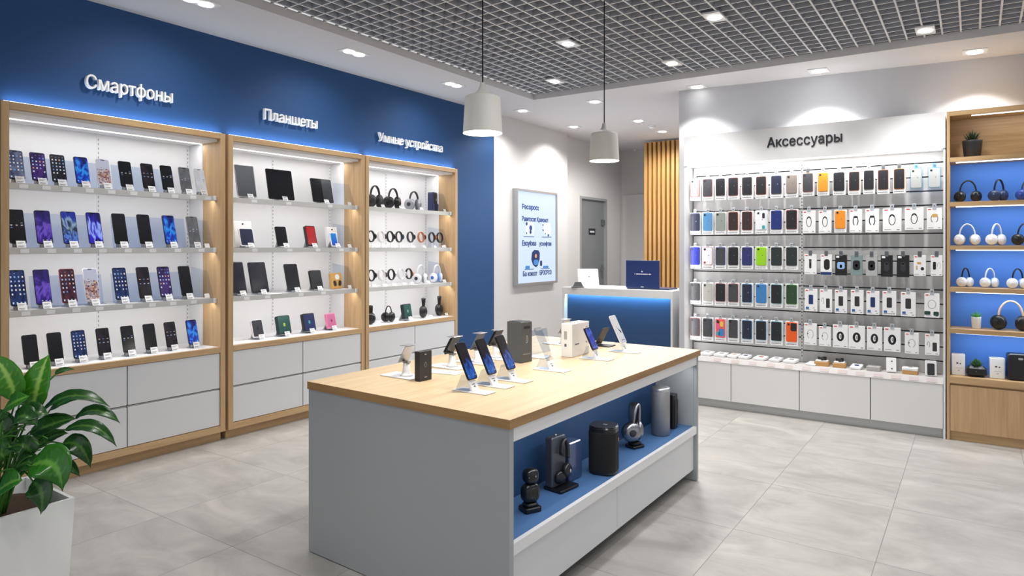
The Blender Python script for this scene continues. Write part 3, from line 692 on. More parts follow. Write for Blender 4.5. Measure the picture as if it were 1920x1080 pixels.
def shelf_phone(cab, row, k, px, z, w, h, body, scr, look, spec='', lip=True):
    y = on_x(px, HZ, -4.93).y
    n = len(STANDS)
    R = ['top', 'second', 'third', 'bottom'][row]
    st = thing('phone_stand', 'clear stand with white price card, %s from plant end, %s phone shelf' % (ORD[k], R), 'phone stand', stand_at(FACE_E, (-4.93, y, z)), 'phone stands in the cabinet')
    STANDS.append(st)
    part('base', st, ACRY, lambda b: b.cbox(-0.026, 0.001, -0.06, 0.026, 0.005, 0.02, 0.001), key='ps')
    part('back_support', st, GREYM, lambda b: b.hexa([(-0.016,0.0055,-0.045),(0.016,0.0055,-0.045),(0.016,0.0055,-0.03),(-0.016,0.0055,-0.03),(-0.016,0.10,-0.038),(0.016,0.10,-0.038),(0.016,0.10,-0.0345),(-0.016,0.10,-0.0345)]), key='ps')
    part('ledge', st, GREYM, lambda b: (b.cbox(-0.02, 0.0055, -0.018, 0.02, 0.026, 0.012, 0.002)), key='ps')
    price_card(st, 0.05, 0.047, 0.003 if not lip else 0.004, 0.034, 0.45, 'pc')
    if lip: part('shelf_label', st, PAPER, lambda b: (b.box(-0.024, -0.03, 0, 0.024, -0.004, 0.0012)), key='sl', M=T3(0.012, 0, 0.0672))
    t = thing('smartphone', '%s, %s from plant end, %s phone shelf' % (look, ORD[k], R), 'smartphone', stand_at(FACE_E, (-4.93, y, z+0.0275), 0.0, 0.28), 'smartphones in the cabinet')
    slab_device(t, w, h, 0.009, body, scr)
STANDS = []
BODYB = mat('phone_black', (24, 25, 29), 0.25); BODYG = mat('phone_grey', (120, 122, 126), 0.35); BODYW = mat('phone_white', (225, 226, 230), 0.3); BODYR = mat('phone_red', (120, 42, 54), 0.35)
S_OFF = screen_mat('screen_off', (13, 13, 16), 'plain', ((26, 27, 32),), 0.5)
S_GRY = screen_mat('screen_grey', (112, 113, 117), 'dots', ((140, 141, 145),), 0.5, 3.0)
S_DOT = screen_mat('screen_black_dots', (14, 15, 18), 'dots', ((24, 25, 30),), 0.8, 1.0)
S_DO2 = screen_mat('screen_black_glow', (16, 15, 20), 'dots', ((44, 36, 44),), 0.8, 6.0)
S_IBG = screen_mat('screen_icons_slate', (52, 60, 92), 'icons', ((108, 116, 142),), 0.8, 2.0)
S_INV = screen_mat('screen_icons_navy', (16, 26, 62), 'icons', ((34, 56, 108),), 0.9, 5.0)
S_IPU = screen_mat('screen_icons_purple', (26, 20, 62), 'icons', ((72, 40, 116),), 0.9, 4.0)
S_IDK = screen_mat('screen_icons_dark', (16, 18, 26), 'icons', ((36, 38, 48),), 0.9, 8.0)
S_IRD = screen_mat('screen_icons_red', (30, 18, 28), 'icons', ((92, 42, 60),), 0.9, 9.0)
S_WBL = screen_mat('screen_wave_blue', (10, 40, 150), 'wave', ((10, 14, 70), (14, 60, 190), (40, 150, 235), (20, 60, 180), (12, 20, 90)), 0.9, 1.3)
S_WPU = screen_mat('screen_wave_purple', (40, 20, 110), 'wave', ((24, 16, 70), (58, 34, 142), (110, 80, 190), (44, 28, 116), (30, 20, 84)), 0.9, 2.7)
S_WVI = screen_mat('screen_wave_violet', (30, 20, 150), 'wave', ((24, 14, 90), (46, 34, 200), (150, 170, 250), (36, 26, 170), (20, 16, 80)), 0.95, 5.1)
S_WLB = screen_mat('screen_wave_light', (40, 60, 160), 'wave', ((20, 40, 130), (90, 130, 220), (20, 24, 50), (140, 170, 200), (30, 50, 150)), 0.9, 3.3)
S_CTY = screen_mat('screen_city', (205, 206, 226), 'city', (), 0.72, 2.2)
S_SLV = screen_mat('screen_silver', (205, 207, 212), 'dots', ((222, 224, 228),), 0.7, 2.0)
BB, GG, WW, RR = BODYB, BODYG, BODYW, BODYR
rows = [
 (0, 0.086, 0.192, [(32,BB,S_IBG,'smartphone with slate blue icon screen'),(74.6,BB,S_IPU,'smartphone with purple icon screen'),(112,BB,S_IDK,'black smartphone with dark icon screen'),(156,BB,S_WBL,'smartphone with bright blue wave wallpaper'),(197,WW,S_CTY,'pale smartphone with city picture on screen'),(238.5,BB,S_DOT,'black smartphone with dark screen of white dots'),(280,BB,S_DO2,'black smartphone with lit dots across dark screen'),(316,BB,S_DOT,'black smartphone with dark screen'),(350,GG,S_GRY,'grey smartphone with grey screen'),(378,WW,S_SLV,'silver white smartphone')]),
 (1, 0.090, 0.224, [(34,BB,S_DOT,'large black smartphone with dark screen'),(84.7,BB,S_WPU,'smartphone with dark purple wallpaper'),(133.6,BB,S_WLB,'smartphone with pale blue swirl wallpaper'),(180.5,BB,S_WVI,'smartphone with violet blue wallpaper'),(228,BB,S_OFF,'black smartphone with blank screen'),(274.4,BB,S_OFF,'black smartphone with blank screen'),(321.3,BB,S_WBL,'smartphone with vivid blue wallpaper'),(365.8,GG,S_GRY,'grey smartphone')]),
 (2, 0.090, 0.232, [(36,BB,S_INV,'smartphone with navy icon screen'),(83,BB,S_WPU,'smartphone with purple wave wallpaper'),(131,RR,S_IRD,'red framed smartphone with icons'),(174.5,WW,S_CTY,'white framed smartphone with city picture'),(229.8,BB,S_INV,'smartphone with full navy icon grid'),(273.6,BB,S_DO2,'black smartphone with faint glow'),(312.4,BB,S_IPU,'smartphone with purple icon grid'),(351.4,BB,S_OFF,'black smartphone with blank glossy screen')]),
 (3, 0.084, 0.190, [(59.5,BB,S_OFF,'black smartphone with blank screen'),(106,BB,S_OFF,'black smartphone with blank screen'),(151,BB,S_INV,'smartphone with blue lit icons'),(196.7,BB,S_DO2,'black smartphone with reddish dots'),(242.7,BB,S_DOT,'black smartphone with white dots'),(284,BB,S_OFF,'black smartphone with dark screen'),(323,BB,S_DO2,'black smartphone with faint red glow'),(363.5,BB,S_WBL,'smartphone with blue wallpaper')]),
]
for r, w, h, it in rows:
    z = SHZ[r] if r < 3 else DECK
    for k, (px, bd, sc, look) in enumerate(it): shelf_phone(0, r, k, px, z, w, h, bd, sc, look, lip=(r < 3))
for r, (pa_, pb_, hh) in enumerate(((46, 330, 0.20), (40, 352, 0.235), (60, 352, 0.21))):
    R = ['top', 'second', 'third'][r]
    for j, (a, c) in enumerate(((pa_, 196), (214, pb_))):
        y0, y1 = on_x(a, HZ, -5.06).y, on_x(c, HZ, -5.06).y
        t = thing('acrylic_guard', 'clear bluish acrylic sheet behind phones, %s phone shelf, %s' % (R, ('plant end', 'tablet end')[j]), 'acrylic panel', stand_at(FACE_E, (-5.075, (y0+y1)/2, SHZ[r]), 0, 0.2), 'acrylic panels behind the phones')
        part('sheet', t, ACRB, lambda b: b.box(-(y1-y0)/2, 0.001, 0, (y1-y0)/2, hh, 0.003))
        part('foot', t, ACRY, lambda b: b.box(-(y1-y0)/2, 0.0005, 0.0035, (y1-y0)/2, 0.004, 0.05), M=RX(0.2))
for r in range(3):                                                 # clear wedges closing the shelf ends
    for c, (y0, y1) in enumerate(CABS):
        if r == 0 and c == 0: continue
        t = thing('acrylic_divider', 'clear acrylic divider closing the far end of the %s shelf in %s cabinet' % (['top', 'second', 'third'][r], ['phone', 'tablet', 'smart device'][c]), 'acrylic divider', T3(-5.0, y1-0.0495, SHZ[r]), 'acrylic shelf dividers')
        part('sheet', t, FAINT, lambda b: b.hexa([(-0.2,0,0.001),(0.115,0,0.001),(0.115,0.003,0.001),(-0.2,0.003,0.001),(-0.2,0,0.24),(0.03,0,0.21),(0.03,0.003,0.21),(-0.2,0.003,0.24)]), key='div')
        part('price_card', t, PAPER, lambda b: b.box(-0.02, 0, 0, 0.02, 0.035, 0.0015), key='dv', M=T3(0.085, -0.03, 0.003) @ FACE_E @ RX(-0.4))

def shelf_tablet(row, px, w, h, body, scr, label, th=0.011, stand=True, lean=0.26, raise_=0.015, x=-4.945, back=None, notch=False, r=0.012, cat='tablet', name='tablet', emblem=None):
    z = SHZ[row] if row < 3 else DECK
    y = on_x(px, HZ, x).y
    t = thing(name, label, cat, stand_at(FACE_E, (x, y, z+raise_), 0, lean), 'tablets in the cabinet')
    slab_device(t, w, h, th, body, scr, r, 0.006, notch, name)
    if emblem: part('emblem', t, emblem, lambda b: b.prism(w*0.16, w*0.24, 0.0006, w*0.06, 0, T3(0, h*0.5, th+0.0007)))
    st = thing('tablet_stand', 'stand with price card under ' + ' '.join(label.split(',')[0].split()[:11]), 'tablet stand', stand_at(FACE_E, (x, y, z)), 'tablet stands in the cabinet')
    part('base', st, ACRY, lambda b: b.cbox(-0.035, 0.001, -0.085, 0.035, 0.005, 0.03, 0.001), key='ts')
    part('ledge', st, GREYM, lambda b: b.cbox(-0.03, 0.0055, -0.008, 0.03, raise_-0.0035, 0.014, 0.001), key='ts%.3f' % raise_)
    part('back_support', st, GREYM, lambda b: b.hexa([(-0.02,0.0055,-0.08),(0.02,0.0055,-0.08),(0.02,0.0055,-0.06),(-0.02,0.0055,-0.06),(-0.02,h*0.5,-h*0.5*0.27-0.02),(0.02,h*0.5,-h*0.5*0.27-0.02),(0.02,h*0.5,-h*0.5*0.27-0.013),(-0.02,h*0.5,-h*0.5*0.27-0.013)]))
    price_card(st, 0.052, 0.042, 0.006, max(0.05, th+0.024), 0.5, 'tc%.3f' % th)
    if row < 3: part('shelf_label', st, PAPER, lambda b: (b.box(-0.026, -0.03, 0, 0.026, -0.004, 0.0012)), key='tl', M=T3(0.012, 0, 0.0822))
    return t
S_TGR = screen_mat('tablet_grey_glass', (104, 106, 110), 'plain', ((140, 142, 146),), 0.5)
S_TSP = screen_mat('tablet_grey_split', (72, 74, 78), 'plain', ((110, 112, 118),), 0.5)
S_TNV = screen_mat('tablet_slate', (52, 58, 84), 'plain', ((66, 72, 104),), 0.55)
S_TDK = screen_mat('tablet_dark_slate', (36, 37, 48), 'plain', ((50, 50, 62),), 0.5)
S_TRD = screen_mat('tablet_red', (190, 14, 24), 'plain', ((206, 18, 30),), 0.75)
S_TBL = screen_mat('tablet_blue', (16, 80, 220), 'plain', ((30, 150, 235),), 0.8)
S_TGN = screen_mat('tablet_green', (16, 84, 80), 'plain', ((28, 112, 98),), 0.6)
S_TNB = screen_mat('tablet_navy_blue', (28, 54, 122), 'plain', ((22, 44, 110),), 0.6)
S_TPK = screen_mat('tablet_pink', (232, 120, 168), 'plain', ((240, 132, 178),), 0.75)
S_TCH = screen_mat('tablet_charcoal', (70, 71, 76), 'plain', ((86, 87, 92),), 0.5)
PINK = mat('pink_case', (240, 132, 176), 0.5); GRNC = mat('green_case', (20, 44, 46), 0.5); GOLD = mat('gold_box', (206, 160, 88), 0.45)
shelf_tablet(0, 463, 0.178, 0.275, SILV, S_TGR, 'silver edged tablet with grey screen, first on the top shelf of tablets', lean=0.2)
shelf_tablet(0, 528, 0.262, 0.268, BODYB, S_OFF, 'large black tablet in the middle of the top shelf of tablets', lean=0.2)
a_ = shelf_tablet(0, 606, 0.235, 0.225, BODYB, S_OFF, 'black tablet half covered by grey reflection, on the top tablet shelf', lean=0.22)
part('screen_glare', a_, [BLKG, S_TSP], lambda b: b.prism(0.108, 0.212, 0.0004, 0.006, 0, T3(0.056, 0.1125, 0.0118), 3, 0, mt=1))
shelf_tablet(1, 464, 0.13, 0.152, WW, S_TNV, 'slate blue tablet with white frame leaning on white package, first on the second tablet shelf')
shelf_tablet(1, 530, 0.11, 0.175, BODYB, S_OFF, 'small black tablet with blank screen on the second tablet shelf')
shelf_tablet(1, 583, 0.108, 0.185, BODYB, S_TRD, 'tablet with bright red screen in thick black case', th=0.03)
shelf_tablet(1, 627, 0.078, 0.132, WW, S_TBL, 'small tablet with bright blue screen leaning on white package')
for px, w, h, lab in ((458, 0.165, 0.222, 'white tablet package behind the slate blue tablet'), (625, 0.125, 0.195, 'white tablet package behind the bright blue tablet')):
    y = on_x(px, HZ, -5.03).y
    t = thing('package', lab, 'box', stand_at(FACE_E, (-5.036, y, SHZ[1]), 0, 0.14), 'white packages on the tablet shelf')
    part('carton', t, WPACK, lambda b: b.prism(w, h, 0.03, 0.008, 0, T3(0, h/2+0.006, -0.02), 3, 0.002))
    part('emblem', t, INK, lambda b: b.prism(0.018, 0.012, 0.0006, 0.004, 0, T3(0, h-0.02, 0.0105)))
shelf_tablet(2, 449, 0.135, 0.27, GREYD, S_TDK, 'dark slate tablet cut off by the cabinet frame, first on the third tablet shelf')
shelf_tablet(2, 488, 0.165, 0.262, BODYB, S_TDK, 'tall dark tablet with slate glass, second on the third tablet shelf', notch=True)
shelf_tablet(2, 551, 0.138, 0.24, BODYB, S_OFF, 'black tablet with blank glass in the middle of third tablet shelf', notch=True)
shelf_tablet(2, 593.5, 0.13, 0.172, BODYB, S_OFF, 'small thick black tablet beside the gold package', th=0.02)
y = on_x(633, HZ, -4.95).y
t = thing('package', 'gold brown package with two dark ovals on the third tablet shelf', 'box', stand_at(FACE_E, (-4.965, y, SHZ[2]), 0, 0.15), 'gold packages')
part('carton', t, GOLD, lambda b: b.prism(0.125, 0.145, 0.04, 0.008, 0, T3(0, 0.08, -0.02), 3, 0.003))
part('graphic', t, PAPER, lambda b: b.prism(0.05, 0.05, 0.0006, 0.02, 0, T3(0.005, 0.115, 0.0202)))
for x in (-0.028, 0.03): part('graphic', t, INK, lambda b: b.prism(0.034, 0.055, 0.0008, 0.016, 0, T3(x, 0.055, 0.0202) @ RZ(-x*8)))
shelf_tablet(3, 484, 0.108, 0.152, WW, S_TCH, 'small grey tablet with thick white frame on the bottom tablet shelf', th=0.018, lean=0.3, emblem=BLACK)
shelf_tablet(3, 531, 0.128, 0.16, GRNC, S_TGN, 'square smart display with green screen on the bottom tablet shelf', th=0.035, lean=0.24, emblem=mat('lime_emblem', (160, 180, 90), 0.5))
shelf_tablet(3, 578, 0.126, 0.158, BODYB, S_TNB, 'square smart display with navy blue screen on the bottom tablet shelf', th=0.035, lean=0.24, emblem=mat('teal_emblem', (60, 140, 160), 0.5))
shelf_tablet(3, 620, 0.102, 0.138, PINK, S_TPK, 'small pink tablet in a pink case on the bottom tablet shelf', th=0.03, lean=0.24, emblem=mat('plum_emblem', (110, 50, 90), 0.5))

# ================================================================== HEADPHONES AND WATCHES
HPM = {}
def headphones(M, w, h, band, cup, label, pad=BLACK, trim=None, group='headphones', cy=0.9, rf=0.255, bf=1.0):
    t = thing('headphones', label, 'headphones', M, group)
    R = rf*h; key = '%.3f_%.3f_%.2f_%.2f_%.1f' % (w, h, cy, rf, bf)
    hw = w/2 - R*0.5; yc = h*0.44
    def fband(b):
        pts = [(-hw, R*1.15, 0), (-hw*1.02, yc*0.8, 0)] + [(-hw*math.cos(a), yc + (h-yc-0.006)*math.sin(a), 0) for a in [PI*i/16 for i in range(17)]] + [(hw*1.02, yc*0.8, 0), (hw, R*1.15, 0)]
        n = len(pts); wv = [bf*h*(0.034 + 0.050*math.sin(PI*i/(n-1))**1.2) for i in range(n)]
        b.sweep(pts, h*0.032, wv, 10, 0, None, (0,0,1))
    part('headband', t, band, fband, key=key)
    for s in (-1, 1):
        Mc = T3(s*(hw+R*0.03), R, 0) @ RY(s*cy)
        c = part('ear_cup', t, cup, lambda b: b.lathe([(R*0.28,R*0.50),(R*0.62,R*0.46),(R*0.88,R*0.30),(R*0.98,R*0.08),(R*0.96,-0.02*R)], 24), key=key, M=Mc)
        part('ear_cushion', c, pad, lambda b: b.lathe([(R*0.5,-R*0.22),(R*0.6,-R*0.42),(R*0.82,-R*0.44),(R*0.97,-R*0.26),(R*0.95,-R*0.03)], 24), key=key)
        part('cup_plate', c, trim or cup, lambda b: b.lathe([(R*0.02,R*0.54),(R*0.32,R*0.535),(R*0.36,R*0.49)], 20), key=key)
    return t
NAVYP = mat('navy_plastic', (36, 48, 84), 0.35); LBLUE = mat('powder_blue_plastic', (120, 158, 222), 0.35); WPL = mat('white_plastic', (226, 228, 234), 0.3); SLVP = mat('silver_grey_plastic', (150, 153, 160), 0.35, 0.3)
TAN = mat('tan_band', (206, 172, 134), 0.5)
def hp_cab(row, px, h, w, band, cup, label, yaw=-0.28, cy=0.9, **kw):
    z = SHZ[row] if row < 3 else DECK
    y = on_x(px, HZ, -4.97).y
    headphones(stand_at(FACE_E, (-4.97, y, z+0.004), yaw), w, h, band, cup, label, cy=cy, group='headphones in the cabinet', rf=0.30 if row in (0, 3) else 0.27, bf=1.35, **kw)
    st = thing('price_tag', 'small white price tag by ' + ' '.join(label.split(',')[0].split()[:11]), 'price tag', stand_at(FACE_E, (-4.885, y+0.03, z)), 'price tags in the device cabinet')
    price_card(st, 0.045, 0.036, 0.001, 0.0, 0.5, 'hc')
hp_cab(0, 703, 0.225, 0.17, BLACK, CHAR, 'black headphones next to the oak frame on the top device shelf')
hp_cab(0, 737, 0.215, 0.17, BLACK, BLACK, 'black headphones with glossy cups, second on the top device shelf')
hp_cab(0, 776, 0.205, 0.165, CHAR, SLVP, 'headphones with silver grey cups and dark band on the top device shelf', pad=GREYD, trim=CHAR)
y = on_x(811, HZ, -5.0).y
t = thing('headphone_box', 'navy headphone box with a dark stripe down the middle on top device shelf', 'box', stand_at(FACE_E, (-5.0, y, SHZ[0]+0.004), 0.3))
part('carton', t, NAVYP, lambda b: b.prism(0.135, 0.215, 0.06, 0.02, 0, T3(0, 0.1085, -0.03), 4, 0.004))
part('stripe', t, BLACK, lambda b: b.prism(0.042, 0.2, 0.004, 0.012, 0, T3(0.004, 0.104, 0.0302)))
for s in (-1, 1): part('cup_relief', t, NAVYP, lambda b: b.prism(0.046, 0.085, 0.014, 0.022, 0, T3(s*0.045+0.003, 0.05, 0.0302), 4, 0.004))
part('emblem', t, SILV, lambda b: b.prism(0.02, 0.028, 0.003, 0.008, 0, T3(0.02, 0.135, 0.0345)))
hp_cab(2, 789, 0.205, 0.15, WPL, WPL, 'white headphones beside the blue ones on the third device shelf', trim=INK, pad=GREYM)
hp_cab(2, 819, 0.20, 0.14, WPL, WPL, 'white headphones with blue cup centres on the third device shelf', trim=mat('cobalt_trim', (58, 104, 200), 0.4), pad=LBLUE, cy=1.1)
hp_cab(3, 695, 0.19, 0.1, BLACK, BLACK, 'black headphones half hidden by the frame on the bottom device shelf', yaw=0.5)
hp_cab(3, 728.5, 0.17, 0.115, BLACK, BLACK, 'black headphones standing upright on the bottom device shelf', yaw=-0.6)
hp_cab(3, 794, 0.215, 0.09, BLACK, BLACK, 'black headphones turned side on, nearer the green display', yaw=0.75, cy=0.35)
hp_cab(3, 823.5, 0.22, 0.085, BLACK, BLACK, 'black headphones turned side on at far end of bottom device shelf', yaw=0.75, cy=0.35)
t = shelf_tablet(3, 761, 0.115, 0.155, GRNC, S_TGN, 'chunky black smart display with green screen among the headphones', th=0.045, lean=0.2, emblem=mat('mint_emblem', (110, 170, 140), 0.5))
def watch(row, px, strap, caseM, face, label, h=0.108, w=0.074, yaw=0.0, lift=0.062):
    z = SHZ[row]; y = on_x(px, HZ, -4.95).y
    t = thing('smart_watch', label, 'watch', stand_at(FACE_E, (-4.95, y, z+lift), -0.18+yaw, 0.1), 'watches on the device shelves')
    key = '%.3f_%.3f' % (h, w)
    def ring(b): b.sweep([(w/2*math.cos(a), h/2 + h/2*math.sin(a), 0) for a in [2*PI*i/28 for i in range(28)]], 0.0062, 0.017, 10, 0, None, (0,0,1), True, 0.8)
    part('strap', t, strap, ring, key=key)
    c = part('watch_case', t, caseM, lambda b: b.lathe([(0.023,-0.003),(0.027,0.0),(0.027,0.009),(0.025,0.0115)], 24), key=key, M=T3(w/2+0.0045, h/2, 0) @ RY(PI/2))
    part('watch_face', c, face, lambda b: b.lathe([(0.023,0.0117),(0.023,0.0125)], 24), key=key)
    st = thing('watch_stand', 'white stand under ' + ' '.join(label.split(',')[0].split()[:12]), 'stand', stand_at(FACE_E, (-4.95, y, z)), 'white watch stands')
    part('base', st, WHITE, lambda b: b.cbox(-0.024, 0.001, -0.03, 0.024, 0.005, 0.02, 0.001), key='ws')
    part('post', st, WHITE, lambda b: b.lathe([(0.009,0.0055),(0.0045,0.02),(0.004,lift-0.006),(0.0075,lift-0.0045)], 12, 0, RX(-PI/2)), key='ws%.3f' % lift)
    price_card(st, 0.04, 0.03, 0.001, 0.045, 0.5, 'wc')
TEAL = mat('teal_strap', (40, 78, 92), 0.5); TANS = mat('brown_strap', (176, 98, 58), 0.5); WSTR = mat('white_strap', (222, 222, 224), 0.5); ROSE = mat('rose_metal', (206, 150, 130), 0.3, 0.7)
for i, (px, s, c, f, l) in enumerate([(696,BLACK,BLACK,BLKG,'black smart watch half hidden by the frame on the watch shelf'),(715,WSTR,BLACK,BLKG,'smart watch with white strap and black case on watch shelf'),(732,BLACK,BLACK,BLKG,'all black smart watch, third on the watch shelf'),(748.5,BLACK,TEAL,TEAL,'black smart watch with teal case on the watch shelf'),(770,CHAR,BLACK,mat('olive_face', (60, 84, 74), 0.3),'large dark smart watch in the middle of the watch shelf'),(790,TANS,BLACK,BLKG,'smart watch with brown leather strap and black case'),(810,BLACK,TANS,BLKG,'black smart watch with copper coloured case'),(825,BLACK,ROSE,BLKG,'small dark smart watch at the far end of watch shelf')]):
    watch(1, px, s, c, f, l)
for px, s, c, f, l in ((696.7,BLACK,BLACK,BLKG,'black smart watch beside the oak frame on the third device shelf'),(716,WSTR,CHAR,BLKG,'white strapped smart watch with dark case on the third device shelf'),(734,BLACK,SILV,BLKG,'black smart watch with steel case on the third device shelf'),(753,WSTR,SILV,WPL,'pale smart watch with white strap beside the rose gold one'),(767,BLACK,ROSE,BLKG,'smart watch with rose gold case beside the white headphones')):
    watch(2, px, s, c, f, l)

# ================================================================== ACCESSORIES WALL
AX0, AX1, AYF, AYB, XDIV = -2.298, -0.190, 6.25, 6.46, -1.281
aw = thing('accessory_fixture', 'white accessories wall fixture with slatted back, header and cupboard base', 'display fixture', None)
part('header', aw, WHITE, lambda b: b.box(AX0, AYF-0.01, 2.278, AX1, WY-0.004, 2.562))
part('side_panel', aw, WHITE, lambda b: b.box(AX0, AYF, 0.0, AX0+0.008, WY-0.004, 2.277))
part('side_panel', aw, WHITE, lambda b: b.box(AX1-0.014, AYF, 0.0, AX1, WY-0.004, 2.277))
part('led_strip', aw, LED, lambda b: b.box(AX0+0.03, AYF+0.03, 2.270, AX1-0.03, AYF+0.038, 2.2775))
def slats(x0, x1):
    zs = [2.194-0.1154*k for k in range(15)][::-1]
    def f(b):
        pr = [(AYB+0.03, 0.475), (AYB, 0.475)]; mi = [0, 0]
        for z in zs: pr += [(AYB, z-0.006), (AYB+0.012, z-0.006), (AYB+0.012, z+0.004), (AYB, z+0.004)]; mi += [1, 1, 1, 0]
        mi[1] = 0
        pr += [(AYB, 2.277), (AYB+0.03, 2.277)]
        n = len(pr); vs = [(x0,y,z) for y, z in pr] + [(x1,y,z) for y, z in pr]
        for i in range(n):
            j = (i+1) % n; groove = pr[i][0] > AYB+0.001 or pr[j][0] > AYB+0.001
            b.f.append((i, n+i, n+j, j)); b.m.append(1 if groove and 0.5 < pr[i][1] < 2.2 else 0); b.s.append(False)
        b.f += [tuple(range(n)), tuple(reversed(range(n, 2*n)))]; b.m += [0, 0]; b.s += [False, False]
        b.v += vs
    return f
part('slat_panel', aw, [SLATL, GROOV], slats(AX0+0.019, XDIV-0.008), label='white slatted back with side light painted in')
part('slat_panel', aw, [SLATR, GROOV], slats(XDIV+0.008, AX1-0.015), label='grey slatted back')
def upr(b):
    b.box(XDIV-0.0075, AYB-0.004, 0.475, XDIV+0.0075, AYB+0.03, 2.277, 0)
    z = 0.52
    while z < 2.26: b.box(XDIV-0.003, AYB-0.0048, z, XDIV+0.003, AYB-0.0035, z+0.016, 1); z += 0.03
part('slotted_upright', aw, [SLATL, GROOV], upr)
part('deck', aw, mat('ledge_white', (208, 206, 204), 0.5), lambda b: b.box(AX0+0.019, AYF+0.03, 0.452, AX1-0.015, WY-0.03, 0.472))
part('price_rail', aw, mat('rail_white', (212, 208, 206), 0.35), lambda b: b.hexa([(AX0+0.019,AYF-0.006,0.428),(AX1-0.015,AYF-0.006,0.428),(AX1-0.015,AYF+0.006,0.428),(AX0+0.019,AYF+0.006,0.428),(AX0+0.019,AYF+0.018,0.474),(AX1-0.015,AYF+0.018,0.474),(AX1-0.015,AYF+0.029,0.474),(AX0+0.019,AYF+0.029,0.474)]))
part('carcass', aw, GAP, lambda b: b.box(AX0+0.019, AYF+0.022, 0.076, AX1-0.015, WY-0.03, 0.427))
ds = [AX0+0.019, -1.854, -1.262, -0.712, AX1-0.014]
for a, c in zip(ds, ds[1:]): part('cupboard_door', aw, mat('warm_white_front', (230, 229, 228), 0.45), lambda b: b.cbox(a+0.003, AYF+0.0, 0.078, c-0.003, AYF+0.021, 0.426, 0.002))
part('plinth', aw, PLINT, lambda b: b.box(AX0, AYF+0.045, 0.0, AX1, AYF+0.06, 0.075))
area('header_light', ((AX0+AX1)/2, AYF+0.034, 2.267), AX1-AX0-0.1, 0.010, 8.0, (0.25, 0, 0), (1,0.985,0.97))
area('side_light', (AX0+0.024, AYF+0.05, 1.4), 1.7, 0.008, 3.0, (0, -PI/2, 0), (1,0.985,0.97))
sign(0, 0, 0, 'Аксессуары', 0.605, 0.088, 'dark Аксессуары lettering on the white accessories header', INK, FACE_S, Vector((-1.527, AYF-0.0105, 2.392)))

